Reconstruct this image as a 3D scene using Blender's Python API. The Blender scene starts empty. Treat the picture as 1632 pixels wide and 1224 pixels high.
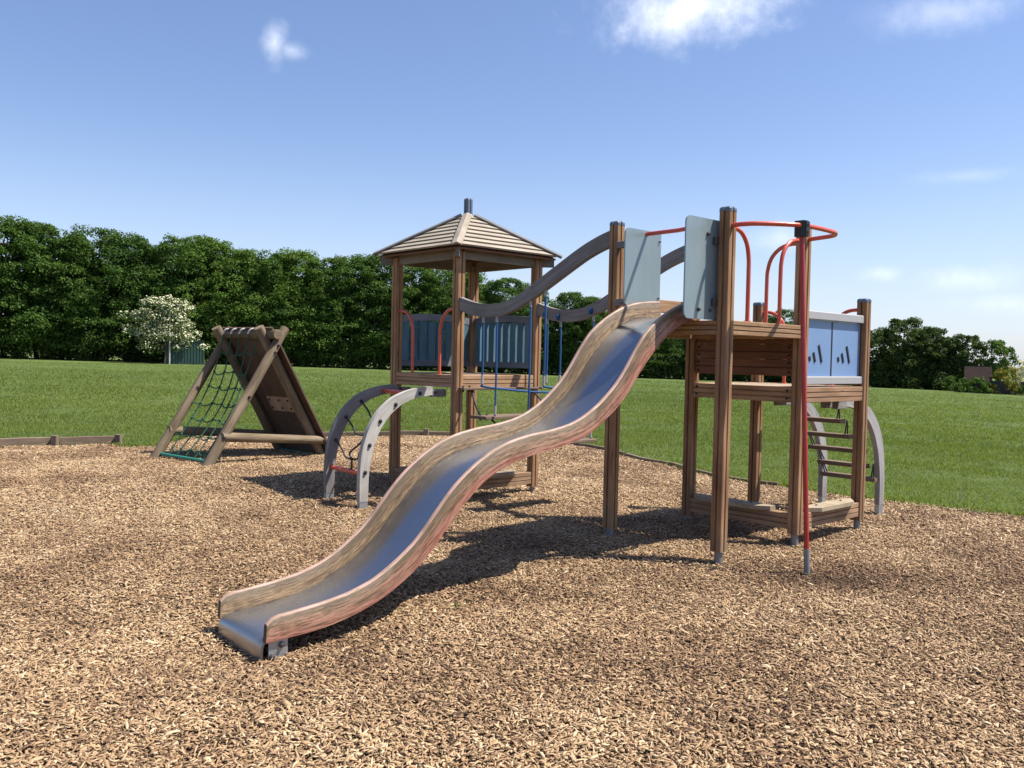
import bpy, math, random
import numpy as np
from mathutils import Vector, Matrix, noise as mnoise
R = math.radians
random.seed(7); rng = np.random.default_rng(7)
scene = bpy.context.scene
COL = scene.collection

# ------------------------------------------------------------------ camera
cam_d = bpy.data.cameras.new('camera'); cam = bpy.data.objects.new('camera', cam_d); COL.objects.link(cam)
pitch, roll = 0.0315, 0.0213
fw = Vector((0, math.cos(pitch), -math.sin(pitch))); rt = Vector((1, 0, 0)); up = rt.cross(fw)
r2 = math.cos(roll)*rt + math.sin(roll)*up; u2 = -math.sin(roll)*rt + math.cos(roll)*up
M = Matrix((r2, u2, -fw)).transposed().to_4x4(); M.translation = Vector((0, 0, 1.5))
cam.matrix_world = M
cam_d.sensor_width = 36; cam_d.lens = 36*1400/1632; cam_d.clip_start = .05; cam_d.clip_end = 3000
scene.camera = cam

# ------------------------------------------------------------------ sun, sky, exposure
sunv = Vector((.600, -.005, 1.0)).normalized()
sd = bpy.data.lights.new('sun', 'SUN'); so = bpy.data.objects.new('sun', sd); COL.objects.link(so)
sd.energy = 4.9; sd.angle = R(.5); sd.color = (1, .935, .835)
so.rotation_euler = (-sunv).to_track_quat('-Z', 'Y').to_euler()
world = bpy.data.worlds.new('World'); scene.world = world; world.use_nodes = True
scene.view_settings.view_transform = 'Standard'; scene.view_settings.look = 'None'
scene.view_settings.exposure = 0.86; scene.view_settings.gamma = 1

class NT:
    def __init__(s, tree): s.t = tree; s.t.nodes.clear()
    def n(s, kind, **kw):
        nd = s.t.nodes.new(kind)
        for k, v in kw.items():
            if k.startswith('_'): setattr(nd, k[1:], v)
            else:
                key = k.replace('__', ' ')
                s.set(nd.inputs[int(key[1:])] if key[0] == 'i' and key[1:].isdigit() else nd.inputs[key], v)
        return nd
    def set(s, inp, v):
        if isinstance(v, bpy.types.NodeSocket): s.t.links.new(v, inp)
        elif isinstance(v, bpy.types.Node): s.t.links.new(v.outputs[0], inp)
        else: inp.default_value = v
    def math(s, op, a, b=0., c=0., clamp=False):
        nd = s.t.nodes.new('ShaderNodeMath'); nd.operation = op; nd.use_clamp = clamp
        s.set(nd.inputs[0], a); s.set(nd.inputs[1], b); s.set(nd.inputs[2], c); return nd.outputs[0]
    def vmath(s, op, a, b=(0, 0, 0)):
        nd = s.t.nodes.new('ShaderNodeVectorMath'); nd.operation = op
        s.set(nd.inputs[0], a); s.set(nd.inputs[1], b); return nd.outputs['Value'] if op in ('LENGTH', 'DOT_PRODUCT', 'DISTANCE') else nd.outputs[0]
    def mix(s, f, a, b, blend='MIX'):
        nd = s.t.nodes.new('ShaderNodeMix'); nd.data_type = 'RGBA'; nd.blend_type = blend
        s.set(nd.inputs[0], f); s.set(nd.inputs[6], a if not isinstance(a, tuple) else (*a, 1)[:4]); s.set(nd.inputs[7], b if not isinstance(b, tuple) else (*b, 1)[:4])
        return nd.outputs[2]
    def noise(s, vec, scale, detail=3., rough=.55):
        nd = s.n('ShaderNodeTexNoise', Vector=vec, Scale=scale, Detail=detail, Roughness=rough); return nd.outputs['Fac']
    def ramp(s, f, pts):
        nd = s.t.nodes.new('ShaderNodeValToRGB'); e = nd.color_ramp.elements
        while len(e) < len(pts): e.new(.5)
        for k, (p, c) in enumerate(pts):
            e[k].position = p; e[k].color = (*c, 1) if isinstance(c, tuple) else (c, c, c, 1)
        s.set(nd.inputs[0], f); return nd.outputs[0]
    def rng(s, f, a, b, c=0., d=1.):
        nd = s.t.nodes.new('ShaderNodeMapRange'); nd.interpolation_type = 'SMOOTHSTEP'
        for k, v in zip((0, 1, 2, 3, 4), (f, a, b, c, d)): s.set(nd.inputs[k], v)
        return nd.outputs[0]

w = NT(world.node_tree)
sky = w.n('ShaderNodeTexSky', _sky_type='NISHITA', _sun_disc=False, _sun_elevation=math.asin(sunv.z),
          _sun_rotation=R(90), _altitude=50, _air_density=1.0, _dust_density=.7, _ozone_density=2.6)
dirv = w.n('ShaderNodeTexCoord').outputs['Generated']
# cumulus puffs: (direction, half width, half height, density)
CLOUDS = [((.176, .918, .362), .098, .036, 1.15), ((-.252, .916, .318), .013, .021, .75), ((-.236, .918, .311), .020, .010, .5), ((.408, .849, .338), .066, .020, .42),
          ((.454, .886, .087), .050, .015, .42), ((.380, .920, .094), .022, .009, .4), ((.283, .950, .133), .042, .016, .35),
          ((.445, .876, .188), .050, .008, .2), ((.49, .866, .062), .07, .012, .3), ((-.7, .68, .3), .08, .03, .6), ((.85, .5, .25), .1, .04, .8)]
nz = w.n('ShaderNodeTexNoise', Vector=dirv, Scale=22., Detail=7., Roughness=.62).outputs['Fac']
nz2 = w.n('ShaderNodeTexNoise', Vector=dirv, Scale=45., Detail=5., Roughness=.6).outputs['Fac']
nn = w.math('ADD', w.math('MULTIPLY', w.math('SUBTRACT', nz, .5), 1.5), w.math('MULTIPLY', w.math('SUBTRACT', nz2, .5), .9))
tot = None
for c, sx, sz, dn in CLOUDS:
    cv = Vector(c).normalized(); side = Vector((cv.y, -cv.x, 0)).normalized(); upv = side.cross(cv)
    if upv.z < 0: upv = -upv
    dlt = w.vmath('SUBTRACT', dirv, tuple(cv))
    a = w.math('DIVIDE', w.vmath('DOT_PRODUCT', dlt, tuple(side)), sx)
    b = w.math('DIVIDE', w.vmath('DOT_PRODUCT', dlt, tuple(upv)), sz)
    q = w.math('SQRT', w.math('ADD', w.math('POWER', w.math('ABSOLUTE', a), 2.), w.math('POWER', w.math('ABSOLUTE', b), 2.)))
    far = w.math('GREATER_THAN', w.vmath('DOT_PRODUCT', dirv, tuple(cv)), 0.)
    mk = w.math('MULTIPLY', w.math('MULTIPLY', w.rng(w.math('ADD', q, nn), 1.35, -.75), dn), far)
    tot = mk if tot is None else w.math('MAXIMUM', tot, mk)
hz = w.math('MULTIPLY', w.rng(w.n('ShaderNodeSeparateXYZ', Vector=dirv).outputs[2], .26, -.04), .46)
skyc = w.mix(1., sky.outputs[0], (.97, .96, 1.07), 'MULTIPLY')
skyc = w.mix(hz, skyc, (5.05, 5.65, 7.0))
cl = w.mix(tot, skyc, (8.6, 8.9, 9.7))
bg = w.n('ShaderNodeBackground', Color=cl, Strength=.088)
w.n('ShaderNodeOutputWorld', Surface=bg)

# ------------------------------------------------------------------ materials
def mat(name): m = bpy.data.materials.new(name); m.use_nodes = True; return m, NT(m.node_tree)
def finish(t, bsdf): t.n('ShaderNodeOutputMaterial', Surface=bsdf)

def wood(name, cols, crack=.5, rough=.85, grain=1., bump=.35, alongscale=2.2, splash=.4):
    """weathered timber; U runs along the grain (metres), V across"""
    m, t = mat(name)
    uv = t.n('ShaderNodeUVMap', _uv_map='UVMap').outputs[0]
    info = t.n('ShaderNodeObjectInfo').outputs['Random']
    off = t.n('ShaderNodeCombineXYZ', X=t.math('MULTIPLY', info, 37.), Y=t.math('MULTIPLY', info, 19.), Z=0.)
    v = t.vmath('ADD', uv, off)
    g1 = t.noise(t.vmath('MULTIPLY', v, (alongscale, 60*grain, 1)), 1., 5., .65)
    g2 = t.noise(t.vmath('MULTIPLY', v, (5, 260*grain, 1)), 1., 3., .6)
    g3 = t.noise(t.vmath('MULTIPLY', v, (2.5, 6, 1)), 1., 3., .5)
    f = t.math('ADD', t.math('MULTIPLY', g1, .6), t.math('MULTIPLY', g3, .5))
    c = t.ramp(f, [(.35, cols[0]), (.55, cols[1]), (.75, cols[2])])
    ck = t.rng(g2, .36, .26)
    ck = t.math('MULTIPLY', ck, t.rng(g3, .40, .62))
    c = t.mix(t.math('MULTIPLY', ck, crack), c, tuple(x*.25 for x in cols[0]))
    kn = t.n('ShaderNodeTexVoronoi', Vector=t.vmath('MULTIPLY', v, (2.6, 17, 1)), Scale=1.).outputs['Distance']
    c = t.mix(t.math('MULTIPLY', t.rng(kn, .13, .05), .55), c, tuple(x*.3 for x in cols[0]))
    pos = t.n('ShaderNodeNewGeometry').outputs['Position']; pz = t.n('ShaderNodeSeparateXYZ', Vector=pos).outputs[2]
    wet = t.rng(t.math('ADD', pz, t.math('MULTIPLY', t.math('SUBTRACT', t.noise(pos, 9., 4., .6), .5), .5)), .36, .04)
    c = t.mix(t.math('MULTIPLY', wet, splash), c, (.13, .105, .08))
    grey = t.rng(t.noise(pos, 2.3, 5., .65), .50, .68); c = t.mix(t.math('MULTIPLY', grey, .16), c, (.23, .205, .175))
    tone = t.math('ADD', .86, t.math('MULTIPLY', info, .28))
    c = t.mix(1., c, t.n('ShaderNodeCombineColor', Red=tone, Green=tone, Blue=tone).outputs[0], 'MULTIPLY')
    h = t.math('SUBTRACT', t.math('ADD', g1, t.math('MULTIPLY', g2, .5)), ck)
    bp = t.n('ShaderNodeBump', Height=h, Strength=bump, Distance=.004)
    finish(t, t.n('ShaderNodeBsdfPrincipled', Base__Color=c, Roughness=rough, Normal=bp, Specular__IOR__Level=.25)); return m

def plain(name, col, rough=.5, metal=0., var=.15, scale=8., bump=.05, spec=.5, dirt=None):
    m, t = mat(name)
    oc = t.n('ShaderNodeTexCoord').outputs['Object']
    n1 = t.noise(oc, scale, 5., .6); n2 = t.noise(oc, scale*9, 3., .6)
    c = t.mix(n1, tuple(x*(1-var) for x in col), tuple(min(1, x*(1+var)) for x in col))
    if dirt: c = t.mix(t.math('MULTIPLY', t.rng(n1, .45, .72), dirt[1]), c, dirt[0])
    bp = t.n('ShaderNodeBump', Height=n2, Strength=bump, Distance=.002)
    rr = t.math('ADD', rough-.08, t.math('MULTIPLY', n1, .16))
    finish(t, t.n('ShaderNodeBsdfPrincipled', Base__Color=c, Roughness=rr, Metallic=metal, Normal=bp, Specular__IOR__Level=spec)); return m

M_POST = wood('larch_post', ((.14, .072, .038), (.28, .158, .083), (.41, .268, .15)), .65)
M_BEAM = wood('larch_beam', ((.17, .10, .06), (.33, .20, .115), (.47, .31, .19)), .75)
M_PLANK = wood('dark_planks', ((.095, .042, .025), (.15, .070, .042), (.21, .105, .065)), .5)
M_FLOOR = wood('deck_board', ((.24, .18, .12), (.36, .28, .20), (.45, .37, .28)), .5)
M_SHINGLE = wood('roof_board', ((.20, .168, .13), (.33, .285, .225), (.42, .37, .305)), .6)
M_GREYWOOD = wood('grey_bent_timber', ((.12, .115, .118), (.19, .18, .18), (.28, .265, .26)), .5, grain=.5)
M_SUNWOOD = wood('sunlit_bent_timber', ((.30, .28, .25), (.46, .44, .41), (.58, .56, .53)), .5, grain=.5)  # paler copy of the grey bent timber, sunlight put into its colour
M_LOG = wood('log', ((.080, .058, .036), (.165, .125, .080), (.27, .215, .145)), .85, grain=.5, bump=.6)
M_RIM = wood('weathered_rim', ((.10, .082, .066), (.17, .145, .12), (.25, .22, .185)), .5)
M_STEP = wood('shaded_step', ((.09, .06, .045), (.15, .105, .078), (.22, .165, .125)), .5)  # darkened tone, shade on the step fronts put into the colour
M_ARCHLIT = wood('sunlit_grey_arch', ((.22, .215, .215), (.33, .32, .32), (.44, .43, .42)), .4, grain=.5)  # grey timber lightened, sun on the arch side put into the colour
M_PLY = wood('ply_board', ((.060, .038, .027), (.085, .054, .038), (.115, .076, .054)), .2, grain=.2, bump=.15)
M_PATCH = wood('patch_board', ((.22, .15, .10), (.30, .21, .15), (.36, .27, .19)), .3, grain=.4, bump=.15)
M_SLEEPER = wood('edging_timber', ((.11, .075, .05), (.20, .14, .10), (.32, .24, .17)), .8, grain=.6, bump=.6)
M_BENCH = wood('bench_board', ((.20, .155, .10), (.33, .27, .185), (.44, .37, .265)), .5)
M_TEAL = wood('teal_slat', ((.055, .12, .165), (.08, .16, .21), (.11, .20, .25)), .25, grain=.3, bump=.15)
M_RAILGREY = wood('grey_rail_board', ((.10, .12, .14), (.15, .17, .19), (.21, .23, .25)), .3, grain=.3, bump=.15)
M_CAP = plain('blue_grey_cap', (.10, .13, .19), .45, var=.2)
M_RED = plain('red_paint', (.55, .085, .045), .28, var=.12, dirt=((.42, .15, .10), .5))
M_DKRED = plain('dark_red_pole', (.36, .022, .02), .3, var=.15, dirt=((.30, .07, .05), .4))
M_GALV = plain('galvanised', (.42, .44, .45), .45, .75, var=.25, scale=14)
M_FOOT = plain('weathered_steel', (.20, .21, .22), .55, .4, var=.3, scale=20)
M_BLACK = plain('black_plastic', (.018, .018, .02), .5, var=.3)
M_BOLT = plain('bolt', (.10, .095, .10), .4, .6, var=.3)
M_WHITE = plain('white_ferrule', (.62, .62, .60), .4)
M_BLUEROPE = plain('blue_rope', (.012, .085, .24), .75, scale=40, bump=.4)
M_GREENROPE = plain('green_rope', (.012, .075, .045), .8, scale=40, bump=.4)
M_TEALBAR = plain('teal_bar', (.02, .19, .135), .5)
M_DARKROPE = plain('dark_rope', (.03, .028, .028), .7, scale=40, bump=.4)
M_ALU = plain('pale_grey_bar', (.36, .36, .37), .5, .1, var=.12, dirt=((.34, .33, .31), .5))
M_PANE = plain('blue_pane', (.155, .26, .46), .4, var=.07, scale=3, dirt=((.22, .31, .43), .5))
M_SHED = plain('green_steel', (.030, .072, .060), .5, var=.15, scale=1.2)
M_DKSHED = plain('dark_blue_fence', (.02, .03, .045), .6, scale=1.5)
M_BRICK = plain('brown_roof_tile', (.034, .024, .022), .9, scale=2., spec=.05, var=.35)
M_FENCE = plain('grey_fence', (.075, .08, .085), .8, scale=1.5)
M_BARK = plain('bark', (.06, .048, .035), .9, scale=2., var=.4)
M_POLEWHITE = plain('pale_post', (.50, .46, .42), .5)

def plate_mat():
    m, t = mat('plate_panel')
    oc = t.n('ShaderNodeTexCoord').outputs['Object']
    n1 = t.noise(t.vmath('MULTIPLY', oc, (3, 3, .8)), 2.5, 6., .65)
    n2 = t.noise(oc, 3., 4., .6)
    c = t.mix(n1, (.175, .245, .275), (.29, .355, .375))
    c = t.mix(t.math('MULTIPLY', t.rng(n2, .5, .75), .3), c, (.40, .36, .30))
    finish(t, t.n('ShaderNodeBsdfPrincipled', Base__Color=c, Roughness=.33, Metallic=.25)); return m
M_PLATE = plate_mat()

def slide_mat(outer):
    m, t = mat('slide_rail_outer' if outer else 'slide_rail_inner')
    uv = t.n('ShaderNodeUVMap', _uv_map='UVMap').outputs[0]
    sx = t.n('ShaderNodeSeparateXYZ', Vector=uv)
    U, V = sx.outputs[0], sx.outputs[1]
    g1 = t.noise(t.vmath('MULTIPLY', uv, (4, 8, 1)), 1., 7., .72)
    g2 = t.noise(t.vmath('MULTIPLY', uv, (15, 40, 1)), 1., 4., .65)
    g4 = t.noise(t.vmath('MULTIPLY', uv, (34, 110, 1)), 1., 3., .6)
    g3 = t.noise(t.vmath('MULTIPLY', uv, (1.1, 1.3, 1)), 1., 2., .5)
    woodc = t.ramp(t.math('ADD', t.math('ADD', t.math('MULTIPLY', g1, 1.0), t.math('MULTIPLY', g2, 1.3)), -.62),
                   [(.36, (.070, .046, .028)), (.52, (.190, .125, .072)), (.70, (.38, .265, .150))])
    f = t.math('ADD', t.math('ADD', t.math('MULTIPLY', t.math('SUBTRACT', g1, .5), 2.6), t.math('MULTIPLY', t.math('SUBTRACT', g2, .5), 2.8)), t.math('ADD', t.math('MULTIPLY', t.math('SUBTRACT', g3, .5), 2.2), t.math('MULTIPLY', t.math('SUBTRACT', g4, .5), 1.6)))
    gy = t.math('MULTIPLY', t.rng(t.math('ADD', V, t.math('MULTIPLY', t.math('SUBTRACT', g1, .5), 1.6)), .55, .95), .75)
    woodc = t.mix(gy, woodc, t.mix(g2, (.085, .068, .048), (.21, .17, .12)))
    if outer:   # red stain survives towards the lower edge
        f = t.math('ADD', f, t.math('MULTIPLY', t.math('SUBTRACT', .50, V), 1.25))
        red = t.rng(f, -.15, .42)
        redc = t.mix(g2, (.27, .035, .028), (.42, .13, .10))
        c = t.mix(t.math('MULTIPLY', red, .66), woodc, redc)
        pk = t.math('MULTIPLY', t.math('MULTIPLY', t.rng(f, -.3, .3), t.rng(g1, .45, .58)), .5)
        c = t.mix(pk, c, (.47, .30, .22))
    else:
        red = t.math('MULTIPLY', t.rng(t.math('ADD', f, t.math('MULTIPLY', t.math('SUBTRACT', U, 4.3), .9)), .0, .9), .55)
        c = t.mix(red, woodc, (.46, .15, .08))
        wr = t.math('MULTIPLY', t.rng(g1, .50, .62), t.rng(V, .62, .35)); wr = t.math('MULTIPLY', wr, t.rng(g2, .40, .60)); c = t.mix(t.math('MULTIPLY', wr, .5), c, (.52, .38, .20))
    c = t.mix(t.math('MULTIPLY', t.rng(g4, .40, .30), .5), c, (.10, .065, .04))
    bp = t.n('ShaderNodeBump', Height=t.math('ADD', g2, g4), Strength=.35, Distance=.004)
    finish(t, t.n('ShaderNodeBsdfPrincipled', Base__Color=c, Roughness=.5, Normal=bp, Specular__IOR__Level=.4)); return m
M_SLO, M_SLI = slide_mat(True), slide_mat(False)
def pink_mat():
    m, t = mat('slide_rail_edge')
    uv = t.n('ShaderNodeUVMap', _uv_map='UVMap').outputs[0]
    g = t.noise(t.vmath('MULTIPLY', uv, (6, 20, 1)), 1., 4., .6)
    c = t.mix(t.rng(g, .36, .60), (.28, .185, .125), (.46, .29, .235))
    finish(t, t.n('ShaderNodeBsdfPrincipled', Base__Color=c, Roughness=.5)); return m
M_PINK = pink_mat()
def steel_mat():
    m, t = mat('stainless_chute')
    uv = t.n('ShaderNodeUVMap', _uv_map='UVMap').outputs[0]
    U = t.n('ShaderNodeSeparateXYZ', Vector=uv).outputs[0]
    g = t.noise(t.vmath('MULTIPLY', uv, (1.5, 90, 1)), 1., 4., .6); g2 = t.noise(t.vmath('MULTIPLY', uv, (1.6, 3, 1)), 1., 4., .6)
    c = t.mix(g2, (.27, .295, .34), (.39, .41, .44))
    dust = t.math('MULTIPLY', t.rng(U, 1.3, .1), t.rng(g2, .3, .7)); c = t.mix(t.math('MULTIPLY', dust, .5), c, (.36, .30, .24))
    ro = t.math('ADD', .16, t.math('ADD', t.math('MULTIPLY', g, .12), t.math('MULTIPLY', dust, .25)))
    bp = t.n('ShaderNodeBump', Height=g, Strength=.04, Distance=.001)
    finish(t, t.n('ShaderNodeBsdfPrincipled', Base__Color=c, Roughness=ro, Metallic=.92, Normal=bp)); return m
M_STEEL = steel_mat()

def leaf_mat(name, dark, light, trans=.3):
    m, t = mat(name)
    a = t.n('ShaderNodeAttribute', _attribute_name='tint').outputs['Fac']
    info = t.n('ShaderNodeObjectInfo').outputs['Random']
    c = t.mix(a, dark, light)
    c = t.mix(t.math('MULTIPLY', info, .32), c, tuple(x*y for x, y in zip(light, (1.15, .86, .55))))
    k = t.math('ADD', .78, t.math('MULTIPLY', info, .36)); c = t.mix(1., c, t.n('ShaderNodeCombineColor', Red=k, Green=k, Blue=k).outputs[0], 'MULTIPLY')
    p = t.n('ShaderNodeBsdfPrincipled', Base__Color=c, Roughness=.7, Specular__IOR__Level=.15)
    tr = t.n('ShaderNodeBsdfTranslucent', Color=t.mix(1., c, (1.3, 1.4, .5), 'MULTIPLY'))
    finish(t, t.n('ShaderNodeMixShader', i0=trans, i1=p.outputs[0], i2=tr.outputs[0])); return m
M_LEAF = leaf_mat('foliage', (.032, .072, .016), (.098, .182, .036), .3)
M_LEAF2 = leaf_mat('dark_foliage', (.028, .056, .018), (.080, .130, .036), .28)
M_YLEAF = leaf_mat('yellow_foliage', (.10, .12, .02), (.22, .20, .03), .25)
M_BLOSSOM = leaf_mat('blossom', (.42, .44, .32), (.78, .78, .66), .15)
M_BLADE = leaf_mat('grass_blades', (.080, .128, .030), (.190, .246, .070), .35)
M_STALK = plain('dry_stalk', (.36, .36, .20), .8)
def chip_mat():
    m, t = mat('wood_chips')
    a = t.n('ShaderNodeAttribute', _attribute_name='tint').outputs['Fac']
    pos = t.n('ShaderNodeNewGeometry').outputs['Position']
    big = t.noise(pos, .8, 4., .6)
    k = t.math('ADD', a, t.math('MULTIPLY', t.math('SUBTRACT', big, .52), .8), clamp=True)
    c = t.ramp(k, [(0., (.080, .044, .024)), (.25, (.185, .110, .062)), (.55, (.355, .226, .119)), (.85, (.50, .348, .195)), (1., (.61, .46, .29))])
    g = t.noise(pos, 220., 2., .5)
    c = t.mix(t.math('MULTIPLY', t.rng(g, .62, .35), .3), c, (.12, .08, .05))
    finish(t, t.n('ShaderNodeBsdfPrincipled', Base__Color=c, Roughness=.7, Specular__IOR__Level=.3)); return m
M_CHIP = chip_mat()
def mulch_mat():
    m, t = mat('mulch_ground')
    pos = t.n('ShaderNodeNewGeometry').outputs['Position']
    v = t.n('ShaderNodeTexVoronoi', Vector=t.vmath('ADD', t.vmath('MULTIPLY', pos, (1, .55, 1)), t.n('ShaderNodeTexNoise', Vector=pos, Scale=6.).outputs['Color']), Scale=75.)
    rnd = t.n('ShaderNodeSeparateColor', Color=v.outputs['Color']).outputs[0]
    big = t.noise(pos, .8, 4., .6)
    k = t.math('ADD', rnd, t.math('MULTIPLY', t.math('SUBTRACT', big, .55), .8), clamp=True)
    c = t.ramp(k, [(0., (.08, .048, .028)), (.4, (.19, .115, .065)), (.8, (.36, .24, .13)), (1., (.48, .34, .20))])
    bp = t.n('ShaderNodeBump', Height=t.math('ADD', v.outputs['Distance'], rnd), Strength=.9, Distance=.02)
    finish(t, t.n('ShaderNodeBsdfPrincipled', Base__Color=c, Roughness=.9, Normal=bp, Specular__IOR__Level=.15)); return m
M_MULCH = mulch_mat()
def lawn_mat():
    m, t = mat('lawn')
    pos = t.n('ShaderNodeNewGeometry').outputs['Position']
    n1 = t.noise(pos, .10, 4., .6); n2 = t.noise(t.vmath('MULTIPLY', pos, (1, .45, 1)), .9, 5., .65); n3 = t.noise(t.vmath('MULTIPLY', pos, (1, .5, 1)), 14., 4., .7); n4 = t.noise(pos, 90., 2., .6)
    f = t.math('ADD', t.math('ADD', t.math('MULTIPLY', n1, .45), t.math('MULTIPLY', n2, .45)), t.math('ADD', t.math('MULTIPLY', n3, .45), t.math('MULTIPLY', n4, .3)))
    c = t.ramp(f, [(.55, (.050, .083, .019)), (.80, (.085, .124, .032)), (1.05, (.125, .168, .044))])
    bp = t.n('ShaderNodeBump', Height=t.math('ADD', t.math('MULTIPLY', n3, 1.), n4), Strength=.7, Distance=.05)
    finish(t, t.n('ShaderNodeBsdfPrincipled', Base__Color=c, Roughness=.85, Normal=bp, Specular__IOR__Level=.15)); return m
M_LAWN = lawn_mat()

# ------------------------------------------------------------------ object helpers
def props(o, label=None, cat=None, group=None, kind=None):
    for k, v in (('label', label), ('category', cat), ('group', group), ('kind', kind)):
        if v: o[k] = v
    return o
def empty(name, loc=(0, 0, 0), rz=0., **kw):
    o = bpy.data.objects.new(name, None); COL.objects.link(o); o.location = loc; o.rotation_euler = (0, 0, rz)
    o.empty_display_size = .2
    return props(o, **kw)
def linkmesh(name, me, mats, parent=None, **kw):
    o = bpy.data.objects.new(name, me); COL.objects.link(o)
    for m in (mats if isinstance(mats, (list, tuple)) else [mats]): me.materials.append(m)
    if parent: o.parent = parent
    return props(o, **kw)

class MB:
    """mesh collector with UVs in metres: U along the grain"""
    def __init__(s): s.v = []; s.f = []; s.uv = []; s.mi = []; s.sm = []
    def face(s, idx, uv, mi=0, smooth=False): s.f.append(idx); s.uv.append(uv); s.mi.append(mi); s.sm.append(smooth)
    def prism(s, poly, origin, X, Y, Z, length, mi=0, smooth=False, z0=0.):
        """poly (2D, counter-clockwise) in X,Y plane extruded along Z (the grain)"""
        o = Vector(origin); X, Y, Z = Vector(X), Vector(Y), Vector(Z); n = len(poly); b = len(s.v)
        for zz in (z0, z0+length):
            for p in poly: s.v.append(o+X*p[0]+Y*p[1]+Z*zz)
        acc = 0.
        for k in range(n):
            j = (k+1) % n; d = math.dist(poly[k], poly[j])
            s.face((b+k, b+j, b+n+j, b+n+k), [(z0, acc), (z0, acc+d), (z0+length, acc+d), (z0+length, acc)], mi, smooth); acc += d
        s.face(tuple(b+k for k in range(n))[::-1], [(poly[k][0], poly[k][1]) for k in range(n)][::-1], mi)
        s.face(tuple(b+n+k for k in range(n)), [(poly[k][0], poly[k][1]) for k in range(n)], mi)
        return s
    def box(s, c, size, mi=0, axis=None, bev=.004, rot=None):
        """box, long axis = grain, edges chamfered"""
        sz = list(size); ax = axis if axis is not None else sz.index(max(sz))
        E = [Vector((1, 0, 0)), Vector((0, 1, 0)), Vector((0, 0, 1))]
        if rot is not None: E = [rot @ e for e in E]
        a, b2 = [(1, 2), (2, 0), (0, 1)][ax]
        hx, hy = sz[a]/2, sz[b2]/2; e = min(bev, hx*.4, hy*.4)
        poly = [(-hx+e, -hy), (hx-e, -hy), (hx, -hy+e), (hx, hy-e), (hx-e, hy), (-hx+e, hy), (-hx, hy-e), (-hx, -hy+e)]
        return s.prism(poly, Vector(c)-E[ax]*sz[ax]/2, E[a], E[b2], E[ax], sz[ax], mi)
    def tube(s, path, r, n=10, mi=0, caps=True, r1=None, dome=False):
        P = [Vector(p) for p in path]; m = len(P); b = len(s.v)
        T = [(P[min(k+1, m-1)]-P[max(k-1, 0)]).normalized() for k in range(m)]
        up = Vector((0, 0, 1)) if abs(T[0].z) < .9 else Vector((1, 0, 0))
        X = T[0].cross(up).normalized(); L = 0.; Ls = []
        for k in range(m):
            if k: L += (P[k]-P[k-1]).length
            Ls.append(L)
        for k in range(m):
            X = (X-T[k]*X.dot(T[k])).normalized(); Y = T[k].cross(X)
            rr = r if r1 is None else r+(r1-r)*Ls[k]/max(L, 1e-6)
            for q in range(n):
                a = 2*math.pi*q/n; s.v.append(P[k]+X*math.cos(a)*rr+Y*math.sin(a)*rr)
        for k in range(m-1):
            for q in range(n):
                j = (q+1) % n; c = 2*math.pi*r/n
                s.face((b+k*n+q, b+k*n+j, b+(k+1)*n+j, b+(k+1)*n+q), [(Ls[k], q*c), (Ls[k], (q+1)*c), (Ls[k+1], (q+1)*c), (Ls[k+1], q*c)], mi, True)
        if caps:
            s.face(tuple(b+q for q in range(n))[::-1], [(math.cos(6.283*q/n)*r, math.sin(6.283*q/n)*r) for q in range(n)][::-1], mi)
            s.face(tuple(b+(m-1)*n+q for q in range(n)), [(math.cos(6.283*q/n)*r, math.sin(6.283*q/n)*r) for q in range(n)], mi)
        return s
    def loft(s, secs, mi=0, caps=True, closed=True, mis=None, smooth=True, vlist=None):
        """secs: list of equal-length point rings; U = distance along"""
        b = len(s.v); n = len(secs[0]); L = 0.; Ls = []
        for k, sec in enumerate(secs):
            if k: L += (Vector(sec[0])-Vector(secs[k-1][0])).length
            Ls.append(L); s.v += [Vector(p) for p in sec]
        va = [0.]
        for q in range(n): va.append(va[-1]+(Vector(secs[0][(q+1) % n])-Vector(secs[0][q])).length)
        for k in range(len(secs)-1):
            for q in range(n if closed else n-1):
                j = (q+1) % n
                v0, v1 = (va[q], va[q+1]) if vlist is None else vlist[q]
                s.face((b+k*n+q, b+k*n+j, b+(k+1)*n+j, b+(k+1)*n+q), [(Ls[k], v0), (Ls[k], v1), (Ls[k+1], v1), (Ls[k+1], v0)], mis[q] if mis else mi, smooth)
        if caps:
            s.face(tuple(b+q for q in range(n))[::-1], [(0, 0)]*n, mi); s.face(tuple(b+(len(secs)-1)*n+q for q in range(n)), [(0, 0)]*n, mi)
        return s
    def ball(s, c, r, mi=0, n=8, sz=1.):
        c = Vector(c); rings = [[c+Vector((r*math.sin(t)*math.cos(a), r*math.sin(t)*math.sin(a), r*sz*math.cos(t))) for a in [2*math.pi*q/n for q in range(n)]] for t in [.35, .9, 1.57, 2.24, 2.79]]
        return s.loft([rr for rr in rings], mi)
    def build(s, name, mats, parent=None, **kw):
        me = bpy.data.meshes.new(name); me.from_pydata([tuple(v) for v in s.v], [], s.f)
        uvl = me.uv_layers.new(name='UVMap'); uvl.data.foreach_set('uv', [x for f in s.uv for p in f for x in p])
        me.polygons.foreach_set('material_index', s.mi); me.polygons.foreach_set('use_smooth', s.sm)
        me.validate(); me.update()
        import bmesh
        bm = bmesh.new(); bm.from_mesh(me); bmesh.ops.recalc_face_normals(bm, faces=bm.faces); bm.to_mesh(me); bm.free()
        if any(s.sm): me.set_sharp_from_angle(angle=R(40))
        return linkmesh(name, me, mats, parent, **kw)

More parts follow.
